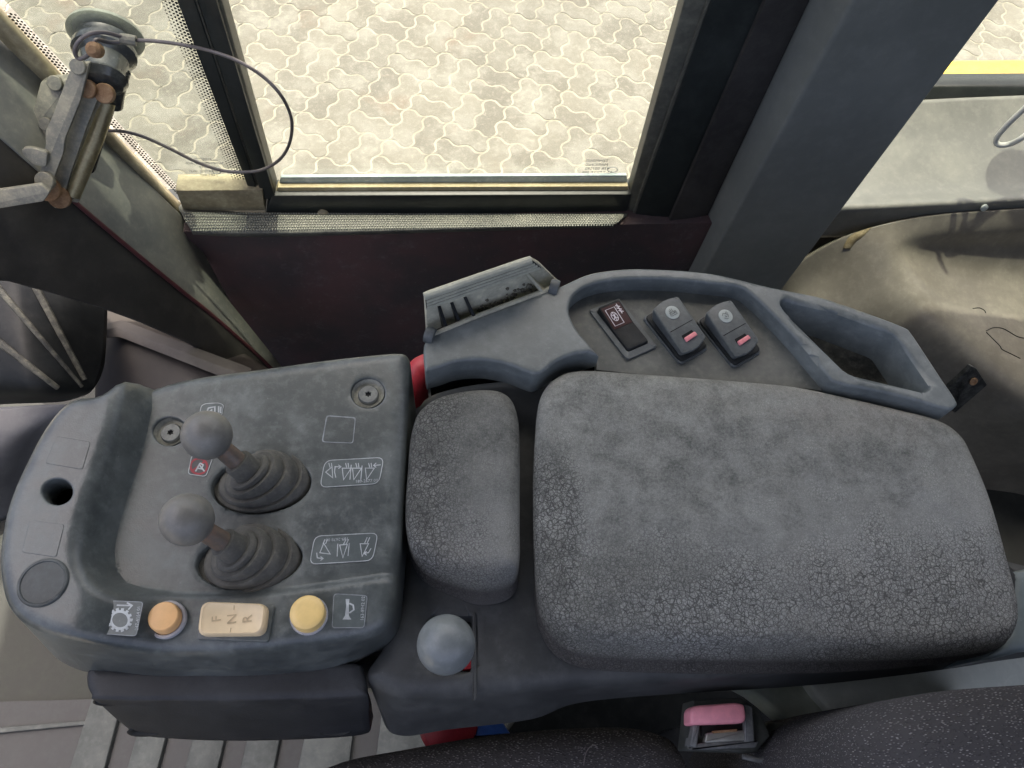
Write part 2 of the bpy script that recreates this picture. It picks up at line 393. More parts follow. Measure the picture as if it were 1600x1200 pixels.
m_mat = plastic('worn_rib_rubber', (.055, .06, .062), (.16, .165, .165), .8, .7, 16)
m_side = plastic('seat_side_plastic', (0.357, 0.383, 0.332), (0.648, 0.660, 0.600), .6, .6, 14)
m_white = plastic('white_cable_sheath', (.5, .49, .46), (.7, .68, .62), .5, .5, 40, .1, scratch=False)
def m_panelweave():
    g = N('maroon_black_panel_cloth'); v = g.noise(5, 5, .6)
    c_ = g.mix(g.rng(v, .35, .7), (.056, .047, .046), (.115, .060, .058)); c_ = g.mix(g.math('MULTIPLY', g.rng(g.noise(30, 8, .8), .52, .72), .35), c_, (.20, .18, .165)); sp_ = g.math('MULTIPLY', g.rng(g.vor(70), .10, .05), .5); g.color(g.mix(sp_, c_, (.16, .14, .13))); g.rough(.75)
    q = g.n('ShaderNodeTexChecker'); g.t.links.new(g.co((1, 1, 1), .4), q.inputs[0]); q.inputs['Scale'].default_value = 330; g.bump(q.outputs['Fac'], .0006, .35); return g.m
m_panel = m_panelweave()
m_trim = plastic('dusty_sill_vinyl', (.10, .098, .088), (.26, .25, .215), .8, .6, 20, .2, scratch=False)
m_trimb = plastic('dusty_knob_vinyl', (.26, .255, .225), (.50, .48, .41), .8, .6, 16, 0, scratch=False)
def m_seatcloth(name, dot, scale):
    g = N(name); base = g.mix(g.noise(12, 4), (.045, .044, .046), (.085, .082, .084))
    v = g.vor(scale, 'F1', g.co((.65, 1.7, 1.0), .5)); r = g.vor(scale, 'F1', g.co((.65, 1.7, 1.0), .5), out='Color')
    sep = g.n('ShaderNodeSeparateColor'); g.t.links.new(r, sep.inputs[0]); on = g.rng(sep.outputs[0], .0, .55)
    k = g.math('MULTIPLY', g.rng(v, .38, .15), on); g.color(g.mix(k, base, dot)); g.rough(.95); g.b.inputs['Specular IOR Level'].default_value = .1
    g.bump(g.rng(v, .5, .1), .002, .7); return g.m
m_cloth = m_seatcloth('speckled_seat_cloth', (.34, .33, .325), 520)
def m_glassy(nm, tint):
    m = bpy.data.materials.new(nm); m.use_nodes = True; t = m.node_tree; t.nodes.clear()
    out = t.nodes.new('ShaderNodeOutputMaterial'); tr = t.nodes.new('ShaderNodeBsdfTransparent'); gl = t.nodes.new('ShaderNodeBsdfGlossy'); df = t.nodes.new('ShaderNodeBsdfDiffuse')
    lw = t.nodes.new('ShaderNodeLayerWeight'); lw.inputs[0].default_value = .5
    pw_ = t.nodes.new('ShaderNodeMath'); pw_.operation = 'POWER'; pw_.inputs[1].default_value = 5; t.links.new(lw.outputs['Facing'], pw_.inputs[0])
    fr = t.nodes.new('ShaderNodeMath'); fr.operation = 'MULTIPLY_ADD'; fr.inputs[1].default_value = .95; fr.inputs[2].default_value = .04; t.links.new(pw_.outputs[0], fr.inputs[0]); m1 = t.nodes.new('ShaderNodeMixShader'); m2 = t.nodes.new('ShaderNodeMixShader')
    tr.inputs[0].default_value = (*tint, 1); gl.inputs['Roughness'].default_value = .02; df.inputs[0].default_value = (.8, .78, .7, 1)
    tc = t.nodes.new('ShaderNodeTexCoord'); nz = t.nodes.new('ShaderNodeTexNoise'); nz.inputs['Scale'].default_value = 9; nz.inputs['Detail'].default_value = 6; t.links.new(tc.outputs['Object'], nz.inputs['Vector'])
    mr = t.nodes.new('ShaderNodeMapRange'); mr.inputs[1].default_value = .3; mr.inputs[2].default_value = .75; mr.inputs[3].default_value = .03; mr.inputs[4].default_value = .12; t.links.new(nz.outputs['Fac'], mr.inputs[0])
    t.links.new(fr.outputs[0], m1.inputs[0]); t.links.new(tr.outputs[0], m1.inputs[1]); t.links.new(gl.outputs[0], m1.inputs[2])
    t.links.new(mr.outputs[0], m2.inputs[0]); t.links.new(m1.outputs[0], m2.inputs[1]); t.links.new(df.outputs[0], m2.inputs[2]); t.links.new(m2.outputs[0], out.inputs[0]); return m
m_glass = m_glassy('dusty_window_glass', (.93, .95, .92)); m_glassq = m_glassy('tinted_quarter_glass', (.80, .83, .80))
def m_paver():
    g = N('weathered_paver_concrete'); inf = g.n('ShaderNodeObjectInfo'); q = g.n('ShaderNodeNewGeometry')
    g.tc = q.outputs['Position']
    rv = inf.outputs['Random']
    c = g.mix(rv, (.110, .103, .084), (.150, .141, .115)); c = g.mix(g.rng(g.noise(5, 6, .65), .40, .68), c, (.185, .178, .152))
    c = g.mix(g.rng(g.noise(2.3, 5, .6), .58, .74, 0, .8), c, (.135, .105, .078)); c = g.mix(g.rng(g.noise(40, 5, .7), .5, .75, 0, .4), c, (.27, .255, .21))
    g.color(c); g.rough(.9); g.bump(g.noise(160, 5, .7), .003, .5); return g.m
m_pav = m_paver()
def m_sandj():
    g = N('pale_joint_sand'); q = g.n('ShaderNodeNewGeometry'); g.tc = q.outputs['Position']
    g.color(g.mix(g.rng(g.noise(7, 6, .7), .35, .7), (.225, .210, .165), (.285, .265, .21))); g.rough(.95); g.bump(g.noise(220, 4), .002, .4); return g.m
m_sand = m_sandj()

# ================================================================== THE GROUND OUTSIDE
ground = obj('ground', [(-30, -30, .0), (30, -30, .0), (30, 30, .0), (-30, 30, .0)], [(0, 1, 2, 3)], m_sand, smooth=False); ground['kind'] = 'structure'
CELL = 0.225
def paver_mesh(vertical):
    amp, gap = .0105, .0085
    wv = lambda t: amp*(lambda u: (u/.15 if u < .15 else 1 if u < .35 else 1-(u-.35)/.3*2 if u < .65 else -1 if u < .85 else -1+(u-.85)/.15))((2*t) % 1.0)
    L, Wd = CELL, CELL/2
    ts = [0, .075, .175, .325, .425]; pts = []
    tl = [x for k in (0, .5) for x in [k+t for t in ts]]
    for t in tl: pts.append((t*L, wv(t)))
    for t in [q for q in ts]: pts.append((L+wv(t), t*L))
    for t in tl: pts.append((L-t*L, Wd+wv(1-t)))
    for t in ts: pts.append((wv(.5-t), Wd-t*L))
    c = np.array([L/2, Wd/2]); P = np.array(pts)-c
    tn = np.roll(P, -1, 0)-np.roll(P, 1, 0); tn /= np.linalg.norm(tn, axis=1)[:, None]; nn = np.stack([-tn[:, 1], tn[:, 0]], 1)
    r0 = [(p[0], p[1], -.006) for p in P+nn*gap*.5]; r1 = [(p[0], p[1], .0012) for p in P+nn*(gap*.5+.0012)]; r2 = [(p[0], p[1], .0026) for p in P+nn*(gap*.5+.007)]
    if vertical: r0, r1, r2 = [[(y, x, z) for x, y, z in r[::-1]] for r in (r0, r1, r2)]
    v, f = g_loft([r0, r1, r2], False, False); n_ = len(r2); v.append((0, 0, .0027)); f += [(2*n_+i, 2*n_+(i+1) % n_, 3*n_) for i in range(n_)]; me = bpy.data.meshes.new('paver'); me.from_pydata([tuple(p) for p in v], [], f)
    me.materials.append(m_pav); me.shade_smooth(); me.set_sharp_from_angle(angle=math.radians(50)); return me
pm = [paver_mesh(False), paver_mesh(True)]
g_ang = math.atan2(*(lambda d: (d[1], d[0]))(PZ(301, 180, 0)-PZ(235, 158, 0)))
g_org = PZ(236, 158, 0)
gu = np.array([math.cos(g_ang), math.sin(g_ang), 0]); gv = np.array([-math.sin(g_ang), math.cos(g_ang), 0])
spots = []
for i in range(-40, 60):
    for j in range(-30, 60):
        vert = (i+j) % 2 == 0
        for k in (0, 1):
            l = (CELL*(i+(.25 if k == 0 else .75)), CELL*(j+.5)) if vert else (CELL*(i+.5), CELL*(j+(.25 if k == 0 else .75)))
            p = g_org+gu*l[0]+gv*l[1]
            if (M.T @ (p-C0))[2] > -.5: continue
            x, y, d = proj(p)
            vis = (-30 < y < 300 and 0 < x < 1075 and x > -40+y*.9-20 and x < 1075-.28*y) or (-30 < y < 118 and 1470 < x < 1640 and x > 1560-.75*y-30)
            marg = -420 < y < 420 and -500 < x < 2100
            if vis or marg: spots.append((0 if vis else 1, d, vert, p))
spots.sort(key=lambda s: (s[0], s[1]))
first = None; rest = MB()
for n_, (vis, d, vert, p) in enumerate(spots):
    q = p+np.array([0, 0, random.uniform(-.0012, .0012)]); ang = g_ang+random.uniform(-.02, .02)
    if n_ < 300:
        if first is None: first = bpy.data.objects.new('paver', pm[0]); o = first
        else: o = first.copy(); o.name = 'paver'
        o.data = pm[1 if vert else 0]; COL.objects.link(o); o.parent = ground; o.location = q; o.rotation_euler = (random.uniform(-.004, .004), random.uniform(-.004, .004), ang)
    else:
        me = pm[1 if vert else 0]; ca, sa = math.cos(ang), math.sin(ang)
        rest.add([(q[0]+ca*v.co.x-sa*v.co.y, q[1]+sa*v.co.x+ca*v.co.y, q[2]+v.co.z) for v in me.vertices], [tuple(f.vertices) for f in me.polygons])
ro = rest.build('paver_field', m_pav, ground, sharp=50); ro['kind'] = 'stuff'

# ================================================================== THE CAB
YW = 0.762
cab = thing('cab_frame', 'dark grey and black cab frame with posts around the side windows', 'cab frame', (0, .76, 1.3))
def ext(p, q, yy):                                       # x of the line p-q at height yy
    return (p[0]+(q[0]-p[0])*(yy-p[1])/(q[1]-p[1]), yy)
def post(name, a, b, ya, yb, y0, y1, mat, parent, th=.03, bev=.002):   # post between two photo lines on the depths ya, yb
    A0, A1, B0, B1 = ext(*a, y0), ext(*a, y1), ext(*b, y0), ext(*b, y1)
    poly = [PY(*A1, ya), PY(*B1, yb), PY(*B0, yb), PY(*A0, ya)]
    return MB().add(*g_prism(poly, (0, th, 0), bev)).build(name, mat, parent)
# roof over the driver (above the frame), its edge decides where the sun enters
ZR = 3.15
roof_e = .60+(ZR-1.5)/math.tan(e)*math.cos(a)
MB().add(*g_prism([(-.66, -.60, ZR), (1.45, -.60, ZR), (1.45, roof_e, ZR), (-.66, roof_e, ZR)][::-1], (0, 0, .12), .0)).build('roof', m_frame, cab, sharp=30)
MB().add(*g_prism([(-.5, -.58, 1.0), (1.42, -.58, 1.0), (1.42, -.58, 2.2), (-.5, -.58, 2.2)][::-1], (0, -.03, 0))).build('left_shade_wall', m_frame, cab, sharp=30)  # unseen wall, added to keep light from coming in on the left
MB().add(*g_prism([(1.42, -.58, 1.0), (1.42, .85, 1.0), (1.42, .85, ZR-.002), (1.42, -.58, ZR-.002)], (.03, 0, 0))).build('rear_shade_wall', m_frame, cab, sharp=30)  # unseen wall, added to block the light from the rear
MB().add(*g_prism([(-.5, .80, 1.0), (1.42, .80, 1.0), (1.42, .80, 1.70), (-.5, .80, 1.70)][::-1], (0, .03, 0))).build('lower_wall', m_frame, cab, sharp=30)
MB().add(*g_prism([(-1.15, -.58, 1.0), (-1.15, .78, 1.0), (-1.15, .78, 1.9), (-1.15, -.58, 1.9)][::-1], (-.03, 0, 0))).build('front_shade_wall', m_frame, cab, sharp=30)  # unseen wall, added to cut low light from the front on the floor
# right door post (B pillar)
la, lb, lc = ((1268, 0), (1069, 420)), ((1334, 0), (1101, 420)), ((1562, 0), (1225, 448))
def ppost(name, L, mat, bev=0):
    top, bot = [], []
    for ln, y in L:
        top.append(PY(*ext(*ln, -260), y)); bot.append(PY(*ext(*ln, 640), y))
    return top, bot
T = [PY(*ext(*la, -260), .735), PY(*ext(*lb, -260), .69), PY(*ext(*lc, -260), .69)]; B = [PY(*ext(*la, 660), .735), PY(*ext(*lb, 660), .69), PY(*ext(*lc, 660), .69)]
def section(P):
    a_, b_, c_ = P; out = []
    d_ = c_+np.array([.012, .10, 0]); e_ = a_+np.array([0.0, .065, 0])
    return rnd([a_, b_, c_, d_, e_], [.003, .006, .003, .01, .01], 5)
MB().add(*g_loft([section(T), section([t*.5+b*.5 for t, b in zip(T, B)]), section(B)])).build('door_post', m_pillar, cab, sharp=60)
post('post_trim', ((1197, 0), (1015, 416)), ((1266, 0), (1067, 420)), .728, .738, -260, 640, m_frameb, cab)
post('post_frame', ((1111, 0), (1001, 311)), ((1195, 0), (1014, 416)), .742, .735, -260, 560, m_frame, cab)
post('bright_strip', ((1106, 0), (997, 311)), ((1110, 0), (1000.5, 311)), .744, .744, -260, 500, m_gasket, cab, .02, .0005)
post('window_gasket', ((1069, 0), (985, 300)), ((1105, 0), (996, 311)), .752, .748, -260, 336, m_gasket, cab, .02, .002)
# mullion between the two right windows
post('mullion', ((276, 0), (390, 300)), ((303, 0), (403, 300)), .756, .754, -260, 303, m_frame, cab, .03, .001)
post('mullion_channel', ((303.5, 0), (403.5, 300)), ((308, 0), (406, 300)), .757, .757, -260, 300, m_gasket, cab, .03, .0005)
post('mullion_bar', ((308.5, 0), (406.5, 300)), ((338, 0), (427, 300)), .752, .748, -260, 312, m_frame, cab, .035, .002)
post('mullion_lip', ((338.5, 0), (427.5, 300)), ((347, 0), (433, 308)), .752, .756, -260, 306, m_gasket, cab, .025, .001)
# side window
win = thing('side_window', 'large clear side window in its black frame over the padded sill', 'window', (0, YW, 1.75))
gq = [PY(423, 303, YW+.012), PY(990, 300, YW+.012), np.array([.30, YW+.012, 3.05]), np.array([-.235, YW+.012, 3.05])]
MB().add(*g_prism(gq, (0, .005, 0))).build('pane', m_glass, win, smooth=False)
def bar(name, q, y, mat, par, th=.02, bev=.002): return MB().add(*g_prism([PY(p[0], p[1], y if len(p) < 3 else p[2]) for p in q], (0, th, 0), bev)).build(name, mat, par)
bar('bottom_rail', [(414, 335), (980, 334), (987, 304), (424, 306)], .748, m_frame, win, .03, .003)
bar('reflection_lip', [(428, 306.5), (984, 304.5), (981, 291), (434, 293)], (.757), plastic('ochre_reflection', (.44, .35, .19), (.74, .64, .42), .8, .6, 24), win, .012, .001)  # frame lip; its ochre is the yellow body's reflection, put into the colour
m_tint = plastic('pale_green_reflection', (.38, .44, .43), (.66, .70, .68), .7, .25, 30, 0, scratch=False)
bar('edge_reflection', [(434, 293.5), (981, 291.5), (979, 274), (439, 277)], YW+.004, m_tint, win, .005, 0)  # pale strip carries the reflection along the pane's foot in its colour
gx, gz = PY(940, 262, YW+.01)-PY(930, 262, YW+.01), np.array([0, 0, 1.0])
for k_, (s_, w_) in enumerate((('TEMPERED', 10), ('MARKING', 8), ('43R 001582', 10), ('AS-2 DOT 388', 9))):
    c_ = PY(932+k_*.5, 251.5+k_*6, YW+.0105); 
    text_mesh('glass_marking', s_, c_, -gx, gz, .0075, m_inkdim, win)
MB().add(*g_tube([PY(957+8*math.cos(t/12*math.pi*2), 265+4*math.sin(t/12*math.pi*2), YW+.010) for t in range(13)], .0005, 5)).build('marking_ring', m_inkdim, win)
# quarter window in front
qw = thing('quarter_window', 'narrow front quarter window with dotted border left of the post', 'window', (-.35, YW, 1.75))
qq = [PY(286, 300, YW+.008), PY(400, 297, YW+.008), np.array([-.245, YW+.008, 3.05]), np.array([-.76, YW+.008, 3.05])]
MB().add(*g_prism(qq, (0, .005, 0))).build('pane', m_glassq, qw, smooth=False)
dots = MB()
def dotrow(p, q, inward, rows, pitch=.0043):
    P, Q = PY(*p, YW+.0065), PY(*q, YW+.0065); d = Q-P; L = np.linalg.norm(d); d /= L; n = np.cross(d, [0, 1, 0])*inward
    for r in range(rows):
        for i in range(int(L/pitch)):
            c = P+d*(i+.5*(r % 2))*pitch+n*(r+.3)*pitch*.85; rr = .0018*(1-r*.12)
            dots.add([c+rr*np.array([math.cos(k*1.047), 0, math.sin(k*1.047)]) for k in range(6)], [tuple(range(6))])
dotrow((388, 296), ext((276, 0), (388, 294), -200), 1, 5)
dotrow((287, 314), (6, 18), -1, 3)
dotrow((296, 295), (386, 293), 1, 2)
d_ = dots.build('dotted_border', m_frame, qw, smooth=False); d_['kind'] = 'stuff'
for k_, s_ in enumerate(('SAFETY', 'TEMPERED GLASS', 'FLOAT', 'LAMINATED  AS2', '1483-001')):
    text_mesh('glass_marking', s_, PY(318+k_*2.2, 249+k_*6.2, YW+.0065), -gx, gz, .0065, m_inkdim, qw)
MB().add(*g_tube([PY(339+7*math.cos(t/12*math.pi*2), 267+5*math.sin(t/12*math.pi*2), YW+.006) for t in range(13)], .0005, 5)).build('marking_ring', m_inkdim, qw)
# sill under the quarter window, rusty
bar('rusty_sill', [(286, 331), (415, 330), (410, 297), (274, 298)], .748, m_seal, cab, .03, .003)
bar('rust_flake', [(286, 322.5), (340, 319.5), (333, 313), (283, 315)], .7505, m_rust, cab, .006, .001)
# wall below the windows: knobbly padded sill and dark cloth panel
side = thing('side_wall', 'dark maroon cab side wall panel with knobbly padded sill', 'wall panel', (0, .74, 1.3))
rows = [[(272, 312, .80), (420, 320, .80), (700, 324, .80), (988, 322, .80)], [(280, 326, .748), (420, 331.5, .748), (700, 333, .748), (982, 332, .748)], [(288, 343, .728), (420, 348, .728), (700, 345, .728), (972, 340, .728)],
        [(297, 357, .716), (420, 361, .716), (700, 355, .716), (964, 348, .716)], [(300, 364, .714), (420, 367, .714), (700, 360, .714), (960, 352, .714)], [(302, 367, .722), (420, 370, .722), (700, 363, .722), (958, 355, .722)]]
o = MB().add(*g_patch([[PY(*p) for p in r] for r in rows], 8, 10)).build('padded_sill', m_trim, side, sharp=80); on = caster(o); thicken(o, .004)
kb_ = MB()
for r_ in range(7):
    for c_ in range(170):
        x_ = 289+c_*4.15+(2 if r_ % 2 else 0); t_ = (x_-276)/700; y_ = (333+r_*4.6)*(1-t_)+(336+r_*2.6)*t_
        h_ = on(x_, y_, .0004)
        if h_ is not None and x_ < 966: kb_.add(*g_lathe(h_, (0, -.5, .85), [(.0016, -.0006), (.0012, .0009), (.0003, .0013)], 6))
kq = kb_.build('knobbly_relief', m_trimb, side, sharp=60); kq['kind'] = 'stuff'
pw = [PY(230, 362, .722), PY(1010, 350, .722)]
poly = [PY(430, 760, .722), (.46, .722, 1.02), (.46, .722, pw[1][2]), PY(286, 362, .722), PY(332, 440, .722), PY(385, 540, .722)]
MB().add(*g_prism(poly, (0, .03, 0), .002)).build('cloth_panel', m_panel, side)
MB().add(*g_lathe(PY(505, 336, .745), (0, -.8, .6), [(.009, 0), (.009, .003), (.006, .005)], 16)).build('button_clip', m_seal, side)
# raked front pillar
seal = [[PY(-160, -165, .775), PY(0, 10, .775), PY(95, 113, .775), PY(190, 219, .775), PY(287, 322, .775)], [PY(-160, -150, .756), PY(0, 20, .756), PY(95, 122, .756), PY(190, 228, .756), PY(285, 330, .756)],
        [PY(-160, -125, .750), PY(0, 40, .750), PY(92, 137, .750), PY(187, 240, .750), PY(284, 338, .750)], [PY(-160, -105, .758), PY(0, 62, .758), PY(85, 148, .758), PY(182, 251, .758), PY(280, 342, .758)]]
fp = thing('front_pillar', 'scuffed grey front pillar raking down beside the quarter window', 'pillar', (-.4, .7, 1.3))
thicken(MB().add(*g_patch(seal, 5, 6)).build('window_seal', m_seal, fp, sharp=60), .004)
def on_plane(p0, n_, px, py): r_ = ray(px, py); return C0+r_*(np.dot(p0-C0, n_)/np.dot(r_, n_))
fA, fB, fC = PY(0, 64, .758), PY(284, 340, .744), PY(222, 402, .645); fN = np.cross(fB-fA, fC-fA); fN /= np.linalg.norm(fN); fN = fN if fN[1] < 0 else -fN
fpoly = [on_plane(fA, fN, *p) for p in ((-160, -95), (0, 60), (284, 336), (324, 404), (362, 474), (455, 590), (520, 672), (505, 672), (436, 586), (345, 502), (282, 451), (222, 402), (160, 350), (62, 268), (0, 214), (-160, 66))]
MB().add(*g_prism(fpoly, -fN*.008, .0015)).build('pillar_face', m_pillar2, fp, sharp=30)
edge = [on_plane(fA, fN, *p)-fN*.001 for p in ((100, 300), (160, 351), (222, 403), (282, 452), (345, 503), (436, 587), (505, 674))]
MB().add(*g_tube(spl(edge, 6, False), .0028, 8)).build('edge_strip', flat('maroon_edge', (.10, .03, .035), .5), fp)
lA, lB, lE = on_plane(fA, fN, 0, 213), on_plane(fA, fN, 436, 585), PY(170, 484, .565); lN = np.cross(lB-lA, lE-lA); lN /= np.linalg.norm(lN); lN = lN if lN[1] < 0 else -lN
lpoly = [on_plane(lA, lN, *p) for p in ((-160, 63), (0, 211), (62, 264), (160, 347), (222, 399), (282, 448), (345, 499), (440, 588), (505, 672), (470, 672), (392, 590), (300, 537), (225, 504), (165, 482), (100, 462), (20, 440), (-160, 430))]
MB().add(*g_prism([p+lN*-.002 for p in lpoly], -lN*.008, .002)).build('inner_face', m_darkwall, fp, sharp=30)
# ------------------------------------------------ floor and front corner
ZF = 1.30
flo = obj('floor', [(-1.6, -1.2, ZF), (1.6, -1.2, ZF), (1.6, .75, ZF), (-1.6, .75, ZF)], [(0, 1, 2, 3)], m_floor, smooth=False); flo['kind'] = 'structure'
fw = thing('front_kick_panel', 'dark brown kick panel with a lighter ledge behind the joystick console', 'panel', (-.45, .5, 1.3))
kp = [[PD(140, 470, 1.22), PD(230, 480, 1.22), PD(330, 520, 1.20), PD(440, 590, 1.18)], [PD(150, 515, 1.16), PD(200, 500, 1.16), PD(300, 545, 1.15), PD(420, 592, 1.14)], [PD(150, 560, 1.12), PD(190, 520, 1.11), PD(290, 562, 1.10), PD(400, 610, 1.09)], [PD(148, 640, 1.08), PD(200, 640, 1.08), PD(300, 650, 1.07), PD(420, 660, 1.06)]]
thicken(MB().add(*g_patch(kp, 5, 5)).build('panel_sheet', m_wallbrown, fw, sharp=50), .006)
MB().add(*g_prism([PD(160, 516, 1.095), PD(182, 511, 1.095), PD(388, 588, 1.075), PD(352, 592, 1.07), PD(186, 527, 1.09), PD(160, 530, 1.09)][::-1], np.array([.0, .02, -.012]), .002)).build('ledge', plastic('dull_ledge', (.065, .055, .052), (.14, .125, .115), .5, .7, 9), fw)
fc = thing('dash_side_cover', 'black moulded cover with dusty ribs at the left edge', 'cover', (-.6, .5, 1.4))
cv = [[PD(-120, 285, 1.12), PD(0, 300, 1.10), PD(60, 345, 1.10), PD(120, 400, 1.10), PD(168, 478, 1.10)], [PD(-120, 360, 1.02), PD(0, 385, 1.0), PD(50, 420, 1.0), PD(105, 470, 1.01), PD(166, 540, 1.04)], [PD(-120, 480, .96), PD(0, 490, .95), PD(50, 520, .95), PD(100, 555, .97), PD(160, 582, 1.02)], [PD(-120, 590, .95), PD(0, 600, .94), PD(50, 606, .94), PD(95, 610, .96), PD(142, 612, 1.0)], [PD(-120, 640, 1.0), PD(0, 632, 1.0), PD(50, 630, 1.0), PD(95, 628, 1.01), PD(120, 622, 1.04)]]
cvo = MB().add(*g_patch(cv, 6, 6)).build('shell', m_black, fc, sharp=60); on = caster(cvo); thicken(cvo, .005)
m_rib = plastic('dusty_black_rib', (.03, .029, .026), (.22, .205, .165), .9, .7, 30, .3)
for A, Bq in (((34, 408, 1.002, 12), (142, 612, 1.0, 7)), ((-20, 430, .985, 10), (128, 604, .985, 5)), ((-20, 520, .948, 11), (90, 606, .952, 7))):
    mid = [(on(A[0]*(1-t)+Bq[0]*t, A[1]*(1-t)+Bq[1]*t, .001), A[3]*(1-t)+Bq[3]*t) for t in np.linspace(0, 1, 12)]; mid = [q for q in mid if q[0] is not None]
    MB().add(*g_tube([q[0] for q in mid], [q[1]*.00048 for q in mid], 8)).build('rib', m_rib, fc)
MB().add(*g_tube([q for q in (on(x, y, .0005) for x, y in spl([(10, 332), (40, 362), (66, 383), (80, 382), (80, 370), (52, 345), (30, 322)], 6, False)) if q is not None], .0018, 7)).build('slot_rim', m_gasket, fc)
# bent grey floor edge left of the console
fe = thing('floor_riser', 'pale grey curved floor riser left of the joystick console', 'floor riser', (-.6, .35, 1.3))
rz = [[PZ(-150, 645, 1.52), PZ(40, 634, 1.52), PZ(110, 632, 1.52), PZ(150, 634, 1.52)], [PZ(-150, 700, 1.50), PZ(0, 690, 1.50), PZ(80, 660, 1.50), PZ(140, 650, 1.5)], [PZ(-150, 790, 1.44), PZ(-10, 745, 1.44), PZ(60, 705, 1.44), PZ(140, 690, 1.44)], [PZ(-150, 850, ZF+.004), PZ(-40, 830, ZF+.004), PZ(60, 790, ZF+.004), PZ(140, 760, ZF+.004)]]
thicken(MB().add(*g_patch(rz, 6, 6)).build('riser_sheet', plastic('lilac_grey_sheet', (0.096, 0.094, 0.104), (0.208, 0.200, 0.208), .6, .55, 8), fe, sharp=70), .004)
# ribbed rubber mat
fm = thing('floor_mat', 'grey ribbed rubber floor mat showing below the console', 'floor mat', (-.3, .05, ZF))
MB().add(*g_prism(to3(rnd([(-150, 1100), (640, 1080), (700, 1260), (-150, 1300)], 10, 3), ZF+.010)[::-1], (0, 0, -.006), .0)).build('mat_sheet', plastic('dark_mat_rubber', (.028, .028, .032), (.075, .075, .078), .6, .6, 10), fm)
for q in ([(150, 1068), (196, 1075), (163, 1200), (145, 1275), (85, 1275), (108, 1200)], [(235, 1070), (280, 1070), (246, 1200), (228, 1275), (178, 1275), (198, 1200)], [(320, 1080), (368, 1080), (340, 1200), (325, 1275), (270, 1275), (288, 1200)], [(402, 1080), (452, 1080), (428, 1200), (415, 1275), (360, 1275), (375, 1200)], [(490, 1080), (560, 1080), (545, 1200), (535, 1275), (450, 1275), (465, 1200)], [(600, 1080), (680, 1080), (670, 1200), (665, 1275), (575, 1275), (585, 1200)]):
    MB().add(*g_prism(to3(rnd(q, 6, 3), ZF+.020), (0, 0, -.010), .003)).build('rib', m_mat, fm)
MB().add(*g_prism(to3([(-150, 1160), (-150, 1148), (130, 1126), (140, 1132)], ZF+.018)[::-1], (0, 0, -.008), .002)).build('seam_edge', m_mat, fm)

# ================================================================== JOYSTICK CONSOLE
ZP = 2.04
pod = thing('joystick_console', 'dusty slate grey lever console with two boots, buttons and stickers', 'control console', PZ(330, 800, 1.95))
pod_c = [(300, 591, 2.04), (225, 608, 2.045), (165, 621, 2.066), (125, 624, 2.07), (100, 637, 2.07), (72, 671, 2.07), (40, 730, 2.07), (15, 790, 2.07), (3, 845, 2.07), (3, 885, 2.068), (10, 922, 2.066), (24, 952, 2.062), (52, 979, 2.056), (100, 1001, 2.05), (160, 1015, 2.044), (224, 1024, 2.04), (300, 1028, 2.038), (380, 1025, 2.038), (450, 1018, 2.038), (520, 1009, 2.038), (575, 999, 2.038), (604, 984, 2.038), (617, 960, 2.038), (622, 920, 2.04), (629, 810, 2.04), (636, 680, 2.04), (640, 590, 2.04), (641, 566, 2.04), (635, 554, 2.04), (620, 551, 2.04), (580, 554, 2.04), (500, 563, 2.04), (400, 577, 2.04)]
pod_ring = to3(spl([(p[0], p[1], p[2]-.006) for p in pod_c], 4))
fl_px = spl([(262, 540), (236, 640), (228, 680), (214, 730), (196, 785), (183, 830), (178, 866), (185, 895), (206, 914), (260, 922), (340, 924), (420, 920), (520, 907), (600, 895), (700, 882), (760, 700), (700, 480), (500, 450)], 4)
fl_xy = np.array([p[:2] for p in to3(fl_px, ZP)])
def pod_z(x, y):
    q = np.stack([x, y], 1); d = _dist(q, fl_xy); d[_inside(q, fl_xy)] = 0
    sm = lambda t: t*t*(3-2*t)
    xl, xr = PZ(165, 880, ZP)[0], PZ(290, 950, ZP)[0]; wl = 1-sm(np.clip((x-xl)/(xr-xl), 0, 1))
    left = .032*np.sin(math.pi/2*np.clip(d/.0175, 0, 1))**.9; front = .0045*sm(np.clip(d/.007, 0, 1))-.05*np.clip(d-.02, 0, 1)
    return ZP+wl*left+(1-wl)*front
def hole3(px, z): return to3(px, z)
h_boot = [circ(408, 756, 81, 44, 40), circ(390, 877, 83, 46, 40)]
h_boot[0] = [(408+78*math.cos(t)*.995+44*math.sin(t)*.0, 758-44*math.sin(t)-6*math.cos(t)) for t in np.linspace(0, 2*math.pi, 41)[:-1]]
h_boot[1] = [(389+83*math.cos(t), 876-44*math.sin(t)-7*math.cos(t)) for t in np.linspace(0, 2*math.pi, 41)[:-1]]
h_scr = [circ(265, 674, 26, 22, 28), circ(575, 614, 26, 23, 28)]
h_plug = circ(90, 769, 23.5, 20, 28)
holes = [to3(h, ZP) for h in h_boot+h_scr]+[to3(h_plug, 2.071)]
low = []
for p in pod_c:
    q = below(p[:2], p[2], 1.985); x, y = q
    if p[1] > 860 and p[0] < 560: 
        k = min(1, (p[1]-860)/120); tx, ty = (p[0]*.93+38, min(p[1]+38, 1060) if p[0] > 130 else p[1]+48); x, y = x*(1-k)+tx*k, y*(1-k)+ty*k
    low.append((x, y, 1.985))
low3 = to3(spl(low, 4)); low4 = [p+np.array([0, .006, -.05]) for p in low3]
_t = np.roll(fl_xy, -1, 0)-np.roll(fl_xy, 1, 0); _t /= np.linalg.norm(_t, axis=1)[:, None]; _n = np.stack([-_t[:, 1], _t[:, 0]], 1)
